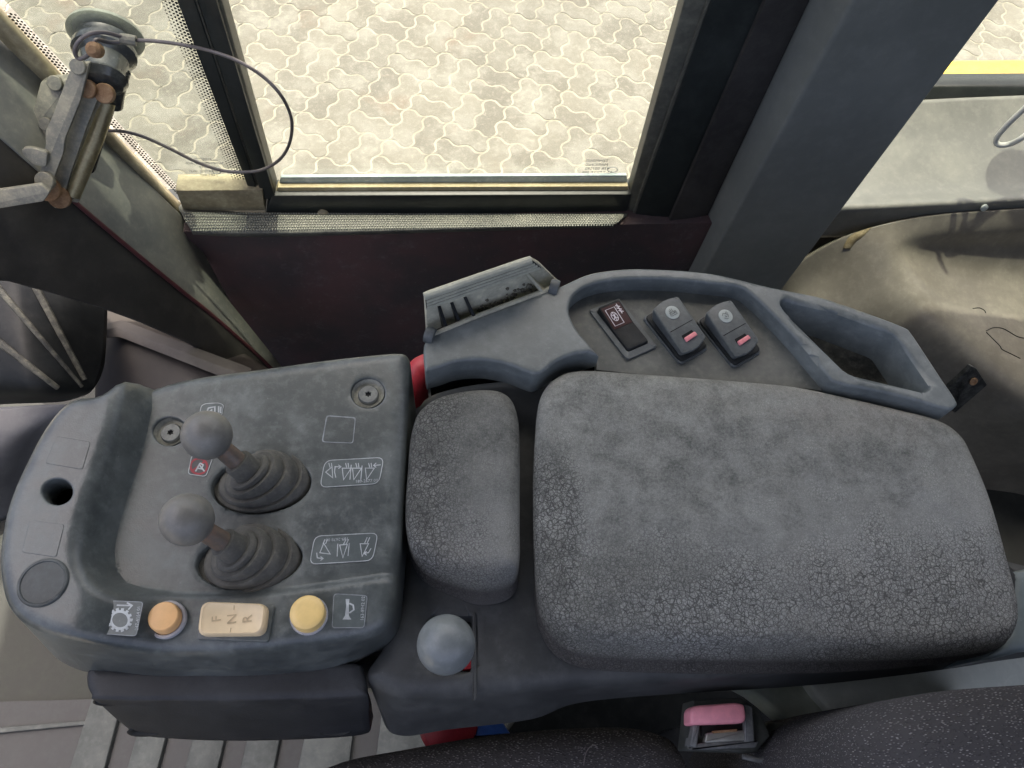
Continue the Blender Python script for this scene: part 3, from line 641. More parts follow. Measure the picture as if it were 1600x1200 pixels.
_fd = np.array(spl(fl_xy, 4)); _nd = np.roll(_fd, -1, 0)-np.roll(_fd, 1, 0); _nd /= np.linalg.norm(_nd, axis=1)[:, None]+1e-9; _nd = np.stack([-_nd[:, 1], _nd[:, 0]], 1)
pod_extra = np.concatenate([_fd+_nd*k for k in (-.0006, .0006, .003, -.003, .006, -.006, .010, -.010)])
o = MB().add(*g_sheet(pod_ring, holes, pod_z, .0042, .011, [low3, low4], .02, .0016, pod_extra)).build('console_shell', m_pod, pod, sharp=50)
def well(px, z, depth, name='well'):
    r = to3(px, z-.004); c = sum(r)/len(r); r = [c+(p-c)*1.06 for p in r]
    return MB().add(*g_loft([[p for p in r], [p-np.array([0, 0, depth]) for p in r]], False, True)).build(name, m_well, pod)
for h in h_boot: well(h, ZP, .045, 'boot_well')
well(h_plug, 2.07, .05, 'open_hole')
STAR = [(math.cos(t)*(1 if i % 2 else .62), math.sin(t)*(1 if i % 2 else .62)) for i, t in enumerate(np.linspace(0, 2*math.pi, 13)[:-1])]
for h, c in zip(h_scr, ((265, 674), (575, 614))):
    o3 = PZ(c[0], c[1], ZP); up = (0, 0, 1)
    R = np.linalg.norm(PZ(c[0]+25, c[1], ZP)-o3)
    cp = MB().add(*g_lathe(o3-np.array([0, 0, .0085]), up, [(.0005, .003), (R*.93, .003), (R*1.0, .0045), (R*1.01, .008)], 28, cap0=False, cap1=False)).build('screw_cup', m_cup, pod)
    oc = o3-np.array([0, 0, .0056]); r = R*.66
    prof = [(r, .0), (r, .0025), (r*.88, .0038)]; sv, sf = g_lathe(oc, up, prof, 24, cap0=False, cap1=False)
    star = [oc+np.array([x*r*.36, y*r*.36, .0038]) for x, y in STAR]; top = [oc+np.array([r*.88*math.cos(2*math.pi*k/24), r*.88*math.sin(2*math.pi*k/24), .0038]) for k in range(24)]
    s_ = MB().add(sv, sf).add(*g_sheet(top, [star], None, .003, 0, (), .002)).build('screw', m_screw, cp, sharp=40)
    MB().add([oc+np.array([x*r*.38, y*r*.38, .0024]) for x, y in STAR], [tuple(range(12))]).build('drive_recess', m_well, pod, smooth=False)
MB().add(*g_prism(to3(rnd([(230, 720), (655, 660), (640, 1000), (590, 1040), (230, 1010)], 20, 4), 1.965)[::-1], (0, 0, -.20), .002)).build('gap_filler_block', m_cover, pod, sharp=40)  # block added under the console to darken the gap beside the armrest
# blank raised squares and the round plug
def decal(name, px, z, mat, parent, lift=.0006, bev=.0004): return MB().add(*g_prism(to3(px, z+lift), (0, 0, -lift-.0004), bev)).build(name, mat, parent, sharp=12)
for px in ([(504, 690), (551, 692), (555, 653), (511, 650)], ):
    MB().add(*g_strokes([[tuple(p) for p in rnd(px, 3, 3)]+[tuple(rnd(px, 3, 3)[0])]], .0012, ZP, .0003)).build('blank_outline', m_inkdim, pod, smooth=False)
    decal('blank_square', [tuple(p) for p in rnd(px, 4, 3)], ZP, m_pod, pod, .0004)
ZL = 2.0712
for px in ([(70, 724), (129, 734), (142, 690), (88, 681)], [(33, 863), (88, 871), (101, 819), (46, 812)]):
    decal('blank_square', [tuple(p) for p in rnd(px, 4, 3)], ZL, m_pod, pod, .0011, .0005)
MB().add(*g_lathe(PZ(69, 911, 2.071)-np.array([0, 0, .001]), (0, 0, 1), [(.0166, 0), (.0166, .0026), (.0158, .0034), (.0146, .0036), (.0140, .0029), (.0005, .0030)], 36, cap0=False)).build('round_plug', m_plug, pod)

MB().add(*g_strokes([ccirc(69, 911, 32.5, 28, n=40)], .0009, 2.0712, .0002)).build('plug_groove', m_black, pod, smooth=False)
# stickers -------------------------------------------------------------
def sticker(px, z, mat, border=m_ink, bw=.0006, lift=.0005, name='sticker'):
    s = decal(name, px, z, mat, pod, lift, .0002)
    if border: MB().add(*g_strokes([[tuple(p) for p in px]+[tuple(px[0])]], bw, z, lift+.00012)).build('border_line', border, s, smooth=False)
    return s
def ink(s, lines, z, wid=.0007, mat=m_ink, name='symbol', lift=.0006): return MB().add(*g_strokes(lines, wid, z, lift)).build(name, mat, s, smooth=False)
def ptxt(s, txt, c, xdir, size_px, z, mat=m_ink, name='lettering', lift=.0007, thick=0, mirror=False):
    o = PZ(c[0], c[1], z); X = PZ(c[0]+xdir[0]*10, c[1]+xdir[1]*10, z)-o; Y = np.array([-X[1], X[0], 0])
    sc = np.linalg.norm(X)/math.hypot(xdir[0]*10, xdir[1]*10)
    return text_mesh(name, txt, o+np.array([0, 0, lift]), X, Y, size_px*sc, mat, s, thick)
# bucket tilt strips
def tf(pts, cx, cy, k=1, ang=0):
    c, s = math.cos(ang), math.sin(ang); return [(cx+k*(x*c-y*s), cy+k*(x*s+y*c)) for x, y in pts]
bucket = [(-7, -4), (5, -6), (-1, 10), (-7, -4)]
armv = [[(-5, -5), (-9, -15)], [(-1, -6), (-5, -15)]]
s1 = sticker(rnd([(500, 762), (592, 756), (600, 715), (508, 720)][::-1], 11, 5)[::-1], ZP, m_sticker)
L = []
for cx, fl in ((515, 1), (541, -1), (557, -1), (577, -1)):
    L.append(tf([(fl*-6, 0), (fl*4, -8), (fl*5, 9), (fl*-6, 0)] if fl == 1 else [(-6, -6), (8, -6), (-4, 12), (-6, -6)], cx, 738)); L += [tf([(1, -7), (-1, -14)], cx, 738), tf([(4, -7), (3, -14)], cx, 738)]
L += [[(524, 729), (523, 738), (525, 747)], [(549, 727), (547, 750)], [(566, 728), (564, 750)], [(523, 730), (533, 730)], [(529, 727), (533, 730), (529, 733)], [(584, 728), (595, 727)], [(588, 724), (584, 728), (588, 731)]]
ink(s1, L, ZP); ptxt(s1, '189-2677 00', (573, 752), (1, -.06), 7, ZP)
s2 = sticker(rnd([(484, 882), (582, 876), (591, 833), (492, 838)][::-1], 11, 5)[::-1], ZP, m_sticker)
L = [tf([(-8, 6), (8, 8), (-2, -9), (-8, 6)], 508, 858), [(505, 850), (508, 843)], [(509, 850), (512, 843)], [(495, 864), (496, 872), (505, 873)], [(501, 870), (505, 873), (501, 876)],
     tf([(-7, -8), (5, -9), (-2, 12), (-7, -8)], 538, 860), [(537, 851), (541, 843)], [(541, 851), (545, 843)], [(528, 850), (527, 870)], [(546, 849), (544, 869)],
     tf([(-6, -8), (7, -8), (-3, 12), (-6, -8)], 569, 858), [(570, 849), (574, 840)], [(574, 849), (578, 840)], [(580, 857), (576, 864), (569, 865)], [(573, 862), (569, 865), (573, 868)]]
ink(s2, L, ZP); ptxt(s2, '189-2678 00', (527, 843), (-1, .06), 7, ZP)
s3 = sticker(rnd([(311, 652), (345, 657), (350, 633), (342, 630), (322, 631), (315, 634)][::-1], 5, 4)[::-1], ZP, m_sticker)
ink(s3, [[(323, 645), (326, 638), (336, 636), (336, 648)], [(327, 644), (331, 641), (331, 650)], [(342, 635), (342, 645)], [(345.5, 636), (345, 646)]], ZP, .0012)
s4 = sticker(rnd([(294, 741), (322, 745), (333, 715), (300, 712)][::-1], 5, 4)[::-1], ZP, m_stickred)
ink(s4, [ccirc(311, 729, 13, 12, n=20), [(301, 736), (321, 721)]], ZP, .0016, m_redink, 'ban_ring'); ink(s4, [[(306, 737), (313, 724)], [(313, 724), (318, 727), (315, 733), (309, 732)], [(312, 727), (320, 737)]], ZP, .0011, m_ink, lift=.0007)
ZB = float(pod_z(np.array([PZ(200, 965, 2.04)[0]]), np.array([PZ(200, 965, 2.04)[1]]))[0]); ZB2 = float(pod_z(np.array([PZ(545, 955, 2.04)[0]]), np.array([PZ(545, 955, 2.04)[1]]))[0])
s5 = sticker(rnd([(156, 990), (213, 994), (224, 941), (170, 939)][::-1], 5, 4)[::-1], ZB, m_sticker, m_inkdim)
ink(s5, [ccirc(188, 969, 14.2, 13.4, n=30)], ZB, .0017)
ink(s5, [[(188+15.3*math.cos(t0), 969-14.4*math.sin(t0)), (188+19.8*math.cos(t0), 969-18.8*math.sin(t0))] for t0 in np.linspace(0, 2*math.pi, 15)[:-1]], ZB, .0019, name='gear_teeth'); ink(s5, [[(183, 946), (207, 946.5)], [(199, 942), (207, 946.5), (201, 953)]], ZB, .0010, lift=.0007)
ptxt(s5, '247-4164 01', (216, 966), (.10, -1), 7.5, ZB)
s6 = sticker(rnd([(519, 981), (569, 981), (574, 931), (522, 928)][::-1], 5, 4)[::-1], ZB2, m_sticker, m_inkdim)
horn = [(540, 936), (546, 936), (545, 946), (545, 962), (549, 968), (535, 968), (539, 962), (541, 946), (540, 936)]
hv = to3(horn[:-1], ZB2+.0006); MB().add(hv, [tuple(range(len(hv)))]).build('symbol', m_ink, s6, smooth=False)
ink(s6, [[(546, 943), (552, 946), (553, 953), (546, 958)]], ZB2, .0011); ptxt(s6, '163-8942 02', (567, 951), (.06, -1), 7.5, ZB2)
for c in ((547, 912, 'x'),):
    pass
# lower front cover -----------------------------------------------------
cw = [(138, 1066), (142, 1046), (165, 1042), (330, 1046), (470, 1042), (555, 1037), (570, 1052), (573, 1078), (560, 1092), (430, 1097), (300, 1098), (160, 1096), (145, 1086)]
cb = [(210, 1128), (225, 1100), (260, 1095), (340, 1095), (470, 1092), (540, 1088), (568, 1098), (577, 1130), (566, 1148), (450, 1156), (330, 1157), (225, 1150), (206, 1140)]
ctop = [to3(spl(cw, 4), 1.985)]
c3 = sum(ctop[0])/len(ctop[0]); lowc = to3(spl(cb, 4), 1.915)
mixr = lambda A, Bq, t, dz=0: [p*(1-t)+q*t+np.array([0, 0, dz]) for p, q in zip(A, Bq)]
r_in = [c3+(p-c3)*np.array([.97, .86, 1])+np.array([0, 0, .006]) for p in ctop[0]]
MB().add(*g_loft([[c3+(p-c3)*np.array([.9, .5, 1])+np.array([0, 0, .0065]) for p in ctop[0]], r_in, [c3+(p-c3)*np.array([.99, .95, 1])+np.array([0, 0, .004]) for p in ctop[0]], ctop[0], mixr(ctop[0], lowc, .12, -.004), mixr(ctop[0], lowc, .5), mixr(ctop[0], lowc, .9), lowc, [p+np.array([0, .012, -.02]) for p in lowc]])).build('lower_cover', m_cover, pod, sharp=60)
for c, rx in (((228, 1141), 24), ((525, 1141), 22), ((172, 1094), 20), ((480, 1091), 18)):
    top_ = c[1] > 1120; y_ = 1.925 if top_ else 1.978
    pc = PZ(c[0], c[1], y_); MB().add(*g_lathe(pc, (0.0, -.75, .66), [(.011*rx/22, -.004), (.0115*rx/22, .0012), (.010*rx/22, .0016), (.007*rx/22, .0002), (.0005, -.0008)], 20, sx=1.15, sy=.45)).build('moulded_dimple', m_black, pod)

# levers ----------------------------------------------------------------
def lever(base, collar, ball, br, label, ang):
    zt = ZP-.004
    b3 = PZ(base[0], base[1], zt-.006); dep = .018*F/br; k3 = PD(ball[0], ball[1], dep)
    c3_ = PZ(collar[0], collar[1], ZP+.019)
    t = thing('control_lever', label, 'lever', b3, 'ball topped levers on the joystick console')
    ax = k3-c3_; ax /= np.linalg.norm(ax)
    prof = []; steps = [(1.0, .0), (.86, .30), (.68, .58), (.48, .82)]
    rings = []; n = 36
    rad0, rc = np.array([.0385, .0262]), .0085
    def ringat(t_, f, dz=0):
        c = b3*(1-t_)+c3_*t_; c = c+np.array([0, 0, dz]); zd = np.array([0, 0, 1.0])*(1-t_)+ax*t_; x, y, z = frame(zd, (1, 0, 0))
        rx, ry = rad0*(f-.0)*(1-t_)+np.array([rc, rc])*t_*0+np.array([rad0.mean()*f]*2)*t_
        return [c+rx*math.cos(2*math.pi*q/n)*x+ry*math.sin(2*math.pi*q/n)*y for q in range(n)]
    seq = [(0, 1.03), (.10, 1.03), (.22, 1.0), (.285, .96), (.27, .87), (.38, .875), (.48, .845), (.545, .80), (.53, .70), (.62, .705), (.72, .68), (.785, .635), (.77, .52), (.84, .525), (.90, .495), (.935, .44), (.92, .36), (1.0, .335), (1.16, .335), (1.19, .32), (1.195, .25)]
    for t_, f in seq:
        if t_ <= 1: rings.append(ringat(t_, f))
        else:
            c = c3_+ax*(t_-1)*.055; x, y, z = frame(ax, (1, 0, 0)); r_ = rad0.mean()*f; rings.append([c+r_*math.cos(2*math.pi*q/n)*x+r_*math.sin(2*math.pi*q/n)*y for q in range(n)])
    MB().add(*g_loft(rings)).build('rubber_boot', m_rubber, t, sharp=38)
    e_ = c3_+ax*.008
    MB().add(*g_tube([e_, e_*.5+k3*.5, k3], [.0076, .0074, .0070], 18)).build('shaft', m_shaft, t)
    kb = MB().add(*g_ball(k3, .018, 40, 24)).build('ball_knob', m_knob, t, sharp=80)
    return t
lever((411, 754), (385, 734), (323, 680), 38.5, 'upper grey ball lever nearer the torx screw on the joystick console', 0)
lever((392, 876), (364, 857), (292, 812), 41, 'lower grey ball lever nearer the orange and cream buttons', 0)

# push buttons ----------------------------------------------------------
def zat(px): p = PZ(px[0], px[1], ZP); return float(pod_z(np.array([p[0]]), np.array([p[1]]))[0])
def button(c, r, rc, cc, mat, label, name):
    z = zat(cc); o = PZ(cc[0], cc[1], z); k = np.linalg.norm(PZ(cc[0]+10, cc[1], z)-o)/10
    t = thing('push_button', label, 'button', o, 'round push buttons on the joystick console')
    MB().add(*g_lathe(o-np.array([0, 0, .002]), (0, 0, 1), [(rc*k, 0), (rc*k, .0026), (rc*k*.96, .0034), (rc*k*.84, .0034), (rc*k*.80, .0022), (.001, .0022)], 36, cap0=False)).build('collar', m_collar, t)
    zz = z+.009; q = PZ(c[0], c[1], zz); d = q-o; dn = d/np.linalg.norm(d); R = r*k*.985
    MB().add(*g_lathe(o, dn*np.array([.6, .6, 1]), [(R, -.001), (R, .0075), (R*.975, .0090), (R*.9, .0098), (R*.6, .0102), (.0004, .0103)], 36)).build('cap', mat, t)
button((256, 962), 24, 30, (261, 968), m_orange, 'orange round push button beside the gear wheel sticker', 'b')
button((480, 955), 27.5, 30, (483, 962), m_yellow, 'pale yellow round push button beside the horn sticker', 'b')
zf_ = zat((363, 966))
fnr = thing('direction_rocker', 'cream rocker marked F N R between orange and yellow buttons', 'rocker switch', PZ(363, 968, zf_))
MB().add(*g_prism(to3(rnd([(306, 999), (419, 1003), (430, 946), (318, 944)], 5, 4), zf_+.0022), (0, 0, -.004), .0008)).build('base_plate', m_pod, fnr)
ft = rnd([(309, 994), (414, 993), (420, 944), (316, 940)], 15, 6); zt_ = zf_+.010
rt = to3(ft, zt_-.004); cft = sum(rt)/len(rt)
def inset(R, k, dz): return [np.array([cft[0]+(p[0]-cft[0])*k, cft[1]+(p[1]-cft[1])*(k-.02 if k < 1 else k), p[2]+dz]) for p in R]
fcap = MB().add(*g_loft([inset(rt, .985, -.007), inset(rt, 1.0, -.004), inset(rt, 1.0, 0), inset(rt, .985, .002), inset(rt, .95, .0034), inset(rt, .9, .004), inset(rt, .86, .0035)])).build('rocker_cap', m_cream, fnr, sharp=50)
zi = zt_-.0004
for ch, x in (('F', 339), ('N', 363), ('R', 387)): ptxt(fcap, ch, (x, 967), (.03, -1), 21, zi, m_engrave, 'engraved_letter', .0003)
MB().add(*g_strokes([[(366, 946), (365.5, 953)], [(361, 981), (360, 988)]], .0006, zi, .0003)).build('groove', m_engrave, fcap, smooth=False)

# ================================================================== ARMREST CONSOLE
arm = thing('armrest_console', 'dark moulded armrest body between the lever console and the seat', 'armrest body', PZ(900, 900, 1.92))
ab = [(648, 640), (700, 600), (850, 585), (1100, 600), (1400, 660), (1480, 700), (1530, 780), (1590, 880), (1640, 900), (1640, 985), (1540, 1012), (1400, 1032), (1250, 1050), (1050, 1066), (900, 1076), (780, 1086), (690, 1092), (620, 1090), (578, 1070), (572, 1045), (600, 1000), (628, 900), (640, 760)]
al = [(648, 660), (700, 630), (850, 615), (1100, 640), (1400, 700), (1470, 740), (1510, 800), (1560, 890), (1660, 930), (1650, 1010), (1545, 1035), (1400, 1056), (1250, 1072), (1060, 1084), (905, 1098), (830, 1124), (700, 1140), (630, 1150), (600, 1130), (592, 1060), (615, 1010), (636, 910), (645, 790)]
ZA = 1.998
slot = rnd([(672, 1048), (736, 1050), (738, 962), (674, 960)], 5, 4)
ar = to3(spl(ab, 5), ZA); lr = to3(spl(al, 5), 1.938)
def arm_z(x, y): return ZA+.0*x
MB().add(*g_sheet(ar, [to3(slot, ZA)], arm_z, .008, .016, [mixr([p-np.array([0, 0, .016]) for p in ar], lr, .45), lr, [p+np.array([0, .02, -.01]) for p in lr]], .03, .002)).build('body_shell', m_body, arm, sharp=60)
MB().add(*g_prism(to3([(660, 1060), (750, 1060), (750, 950), (660, 950)], ZA-.028), (0, 0, -.002))).build('slot_floor', m_well, arm, smooth=False)
MB().add(*g_prism(to3(rnd([(738.5, 1098), (745, 1090), (744, 958), (738.5, 956)], 2, 3), ZA+.0015), (0, 0, -.003), .0006)).build('slot_lip', m_body, arm)
bl = thing('ball_lever', 'pale grey ball lever standing alone in the slot below the small pad', 'lever', PZ(697, 1007, ZA-.02))
kb = PD(697, 1007, .020*F/45.5)
MB().add(*g_ball(kb, .020, 44, 26)).build('ball_knob', m_knob2, bl, sharp=80)
MB().add(*g_tube([PZ(706, 1012, ZA-.026), kb], [.005, .006], 14)).build('shaft', m_black, bl)
MB().add(*g_prism(to3(rnd([(722, 1046), (736, 1046), (737, 1030), (724, 1034)], 3, 3), ZA-.012), (0, 0, -.01), .001)).build('red_gate', m_red, bl)

# pads ------------------------------------------------------------------
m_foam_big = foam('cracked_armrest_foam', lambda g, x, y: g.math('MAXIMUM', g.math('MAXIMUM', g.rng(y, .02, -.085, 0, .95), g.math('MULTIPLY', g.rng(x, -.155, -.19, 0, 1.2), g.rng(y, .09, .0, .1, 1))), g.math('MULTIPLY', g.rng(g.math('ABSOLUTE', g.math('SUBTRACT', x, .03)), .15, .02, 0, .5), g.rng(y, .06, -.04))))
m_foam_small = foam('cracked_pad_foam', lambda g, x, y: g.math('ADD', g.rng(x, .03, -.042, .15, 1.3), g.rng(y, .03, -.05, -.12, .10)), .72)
def pad(name, ctrl, base, z, zb, mat, label, er, seed, loc):
    t = thing(name, label, 'armrest pad', loc)
    r = [np.array([p[0], p[1], z]) for p in to3(spl(ctrl, 5), z-er*.45)]; b = to3(spl(base, 5), zb); O = np.array([p[:2] for p in r]); c = O.mean(0)
    from mathutils import noise
    def zf(x, y):
        q = np.stack([x, y], 1); d = _dist(q, O); k = np.clip(d/.05, 0, 1); bulge = .004*(k*k*(3-2*k))
        nz = np.array([noise.noise((a_*22, b_*22, seed))*.0016+noise.noise((a_*70, b_*70, seed))*.0006 for a_, b_ in q])
        return z+bulge+nz*np.clip(d/.02, 0, 1)
    n = len(r); r2 = [p-np.array([0, 0, er]) for p in r]
    rings = []
    for tt, wob in ((.35, .0010), (.62, -.0008), (.85, .0008), (1.0, 0)):
        rings.append([p*(1-tt)+q*tt+np.array([0, -wob*1.5, 0]) for p, q in zip(r2, b)])
    MB().add(*g_sheet(r, (), zf, .0042, er, rings)).build('foam_pad', mat, t, sharp=75)
    return t
bigc = [(837, 680), (845, 618), (868, 588), (910, 576), (1010, 582), (1120, 590), (1230, 600), (1300, 613), (1400, 636), (1465, 653), (1502, 678), (1522, 712), (1550, 780), (1576, 870), (1594, 945), (1590, 985), (1562, 1006), (1450, 1016), (1320, 1013), (1180, 1010), (1050, 1008), (930, 1003), (880, 986), (850, 950), (838, 890), (834, 780)]
bigb = [(837, 700), (848, 650), (872, 615), (915, 603), (1010, 608), (1120, 618), (1230, 628), (1300, 640), (1395, 662), (1450, 680), (1485, 705), (1505, 738), (1532, 800), (1556, 880), (1574, 955), (1570, 1000), (1535, 1022), (1450, 1040), (1320, 1050), (1180, 1053), (1050, 1052), (925, 1046), (872, 1028), (843, 985), (834, 920), (834, 800)]
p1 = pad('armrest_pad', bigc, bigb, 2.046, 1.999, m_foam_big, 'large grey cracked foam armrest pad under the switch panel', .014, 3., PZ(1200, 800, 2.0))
smc = [(636, 740), (641, 680), (655, 640), (692, 616), (752, 606), (790, 613), (808, 640), (813, 690), (813, 800), (812, 872), (800, 892), (760, 900), (715, 897), (672, 884), (645, 860), (634, 825), (633, 780)]
smb = [(640, 760), (645, 705), (660, 668), (695, 645), (752, 635), (788, 642), (804, 668), (809, 715), (812, 815), (811, 900), (796, 935), (752, 946), (708, 932), (664, 910), (644, 880), (637, 845), (636, 800)]
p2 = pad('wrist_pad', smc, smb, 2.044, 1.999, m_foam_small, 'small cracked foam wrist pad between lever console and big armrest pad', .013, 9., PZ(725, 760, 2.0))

# ================================================================== SWITCH PANEL
ZS = 2.052
sp = thing('switch_panel', 'dusty grey switch panel with recessed tray above the big armrest pad', 'switch panel', PZ(1050, 520, 2.0))
inner = [(936, 556), (918, 536), (899, 512), (889, 486), (896, 463), (920, 447), (960, 438), (1010, 436), (1060, 438), (1110, 443), (1155, 449), (1178, 464), (1206, 491), (1240, 526), (1300, 596)]
outer = [(1318, 602), (1380, 614), (1440, 629), (1480, 640), (1493, 636), (1494, 626), (1470, 590), (1445, 552), (1424, 521), (1412, 511), (1360, 491), (1290, 467), (1240, 456), (1195, 447), (1130, 431), (1080, 424), (1035, 421), (990, 420), (950, 423), (915, 430), (872, 449), (800, 476), (740, 499), (690, 518), (674, 526), (662, 541), (664, 578), (672, 578), (690, 573), (712, 566), (752, 563), (792, 570), (824, 582), (836, 585), (848, 581), (872, 564), (896, 554), (918, 551)]
def dens(L, m=3):
    out = []
    for i in range(len(L)-1):
        for k in range(m): t = k/m; out.append((L[i][0]*(1-t)+L[i+1][0]*t, L[i][1]*(1-t)+L[i+1][1]*t))
    return out+[L[-1]]
bez = spl(inner, 5, False)+spl(outer, 5, False)
tray = rnd([(1221, 468), (1303, 487), (1391, 520), (1400, 525), (1456, 606), (1446, 613), (1325, 584), (1231, 491), (1220, 477)][::-1], 8, 4)
br_ = [np.array([p[0], p[1], ZS]) for p in to3(bez, ZS-.0012)]
# skirt: outside walls lean slightly, recess wall drops straight
nin_ = len(spl(inner, 5, False)); sk = []
for i, p in enumerate(br_): sk.append(p-np.array([0, 0, .020]) if i < nin_ else p+np.array([0, .0, -.034]))
MB().add(*g_sheet(br_, [to3(tray, ZS)], None, .004, .0030, [sk], .046, .0022)).build('bezel', m_bezel, sp, sharp=55)
tr3 = [np.array([p[0], p[1], ZS-.044]) for p in to3(tray, ZS)]; ctr = sum(tr3)/len(tr3)
MB().add([ctr+(p-ctr)*1.04 for p in tr3], [tuple(range(len(tr3)))]).build('tray_floor', plastic('dirt_filled_tray', (.03, .029, .026), (.22, .20, .16), .9, .85, 20, .5), sp, smooth=False)
ZRF = ZS-.0195
rf = spl(inner, 3, False)+[(1294, 609), (1250, 603), (1100, 591), (1000, 582), (936, 575)]
rr = to3(rf, ZRF); crr = sum(rr)/len(rr)
MB().add(*g_sheet([crr+(p-crr)*np.array([1.03, 1.03, 1]) for p in rr], (), None, .008, .0, vskirt([crr+(p-crr)*np.array([1.03, 1.03, 1]) for p in rr], .014))).build('recess_floor', m_recess, sp, sharp=40)
# inner dark wall below the bezel's scalloped front
wl_ = to3([(655, 585), (664, 572), (1480, 640), (1470, 665), (1300, 640), (1000, 610), (836, 640), (660, 640)], 2.012)
under = [(664, 578), (690, 573), (752, 563), (792, 570), (836, 585), (872, 564), (936, 556), (1100, 560), (1300, 600), (1480, 640), (1440, 560), (1240, 456), (1035, 425), (915, 434), (740, 502), (674, 530)]
u3 = to3(under, ZS-.062); cu = sum(u3)/len(u3); u3 = [cu+(p-cu)*np.array([.98, .94, 1]) for p in u3]
MB().add(*g_loft([u3, [p-np.array([0, 0, .06]) for p in u3]])).build('panel_base', m_black, sp, sharp=40)

# rocker switches -------------------------------------------------------
def basis_px(o, pu, pv, z):     # local axes of a switch: o corner, pu along width, pv along length (photo pixels)
    O = PZ(*o, z); U = PZ(*pu, z)-O; V = PZ(*pv, z)-O; return O, U/np.linalg.norm(U), V/np.linalg.norm(V), np.linalg.norm(U), np.linalg.norm(V)
def rr2(w_, l_, r, n=4, ins=0): return rnd([(ins, ins), (w_-ins, ins), (w_-ins, l_-ins), (ins, l_-ins)], r, n)
def lift2(O, U, V, pts, zfun): return [O+U*p[0]+V*p[1]+np.array([0, 0, zfun(p)]) for p in pts]
gsw = 'rocker switches in the switch panel'
t = thing('rocker_switch', 'plain black rocker switch with maroon icon, leftmost in the panel', 'rocker switch', PZ(972, 527, ZRF), gsw)
O, U, V, wU, wV = basis_px((920, 487), (966, 468), (979, 564), ZRF)
fr_ = rr2(wU, wV, .002)
fi_ = rr2(wU*.72, wV*.84, .0025); fi_ = [(p[0]+wU*.14, p[1]+wV*.06) for p in fi_]
v_, f_ = g_sheet(lift2(O, U, V, fr_, lambda p: .0032), [lift2(O, U, V, fi_, lambda p: .0032)], None, .01, .0008, vskirt(lift2(O, U, V, fr_, lambda p: .0032), .0035), .006)
MB().add(v_, f_).build('bezel_frame', m_switch, t)
zr = lambda p: .0105-.20*(p[1]-wV*.06) if p[1] < wV*.5 else .0105-.20*(wV*.44)+.02*(p[1]-wV*.5)
ri = lambda s: [((p[0]-wU*.5)*s+wU*.5, (p[1]-wV*.48)*s+wV*.48) for p in fi_]
def refine(pts, cut):
    out = []
    for i, p in enumerate(pts):
        q = pts[(i+1) % len(pts)]; out.append(p)
        if (p[1]-cut)*(q[1]-cut) < 0: tt = (cut-p[1])/(q[1]-p[1]); out.append((p[0]+(q[0]-p[0])*tt, cut))
    return out
base_r = refine(fi_, wV*.5)
def rck(s, dz): return lift2(O, U, V, [((p[0]-wU*.5)*s+wU*.5, (p[1]-wV*.48)*s+wV*.48) for p in base_r], lambda p: zr(p)+dz)
lo_ = lift2(O, U, V, [((p[0]-wU*.5)*.97+wU*.5, (p[1]-wV*.48)*.97+wV*.48) for p in base_r], lambda p: .0005)
tp = rck(.90, .0); k_ = [i for i, p in enumerate(base_r) if abs(p[1]-wV*.5) < 1e-9]
v_, f_ = g_loft([lo_, rck(.965, -.0012), rck(.94, -.0003), tp], True, False); nb = 3*len(base_r); i0, i1 = k_
f_ += [tuple(nb+i for i in range(i0, i1+1)), tuple(nb+i % len(base_r) for i in range(i1, len(base_r)+i0+1))]
rk = MB().add(v_, f_).build('rocker', m_black, t, sharp=30)
loc = lambda a_, b_, dz=.0003: O+U*wU*a_+V*wV*b_+np.array([0, 0, zr((0, wV*b_))+dz])
ic = MB().add([loc(.20, .12), loc(.80, .12), loc(.80, .49), loc(.20, .49)], [(0, 1, 2, 3)]).build('icon_film', m_switchred, rk, smooth=False)
def lstroke(lines, wid, dz, name, mat, par, lf):
    vv, ff = [], []
    for k, Ln in enumerate(lines):
        closed = Ln[0] == Ln[-1]; P = [np.array(p) for p in (Ln[:-1] if closed else Ln)]; n = len(P); b = len(vv)
        for i in range(n):
            a0 = P[i-1] if closed or i else P[i]; b0 = P[(i+1) % n] if closed or i < n-1 else P[i]; d = (b0-a0)*np.array([wU, wV]); d = d/np.linalg.norm(d); nn = np.array([-d[1], d[0]])*wid*.5/np.array([wU, wV])
            vv += [lf(*(P[i]+nn), dz+k*2e-5), lf(*(P[i]-nn), dz+k*2e-5)]
        for i in range(n if closed else n-1):
            j = (i+1) % n; ff.append((b+2*i, b+2*i+1, b+2*j+1, b+2*j))
    return MB().add(vv, ff).build(name, mat, par, smooth=False)
m_iw = flat('white_icon_ink', (.62, .58, .60), .5)
lstroke([[(.28, .17), (.58, .17), (.58, .45), (.28, .45), (.28, .17)]], .0008, .0006, 'icon', m_iw, rk, loc)
lstroke([[(.33+.10+.09*math.cos(a_), .31+.075*math.sin(a_)) for a_ in np.linspace(0, 2*math.pi, 13)[:-1]]+[(.33+.10+.09, .31)], [(.36, .26), (.50, .36)], [(.50, .26), (.36, .36)], [(.43, .24), (.43, .38)]], .0007, .0006, 'icon', m_iw, rk, loc)
lstroke([[(.62, .16), (.74, .20)], [(.62, .20), (.74, .25)], [(.63, .25), (.75, .29)], [(.68, .14), (.68, .31)]], .0009, .0006, 'icon', m_iw, rk, loc)

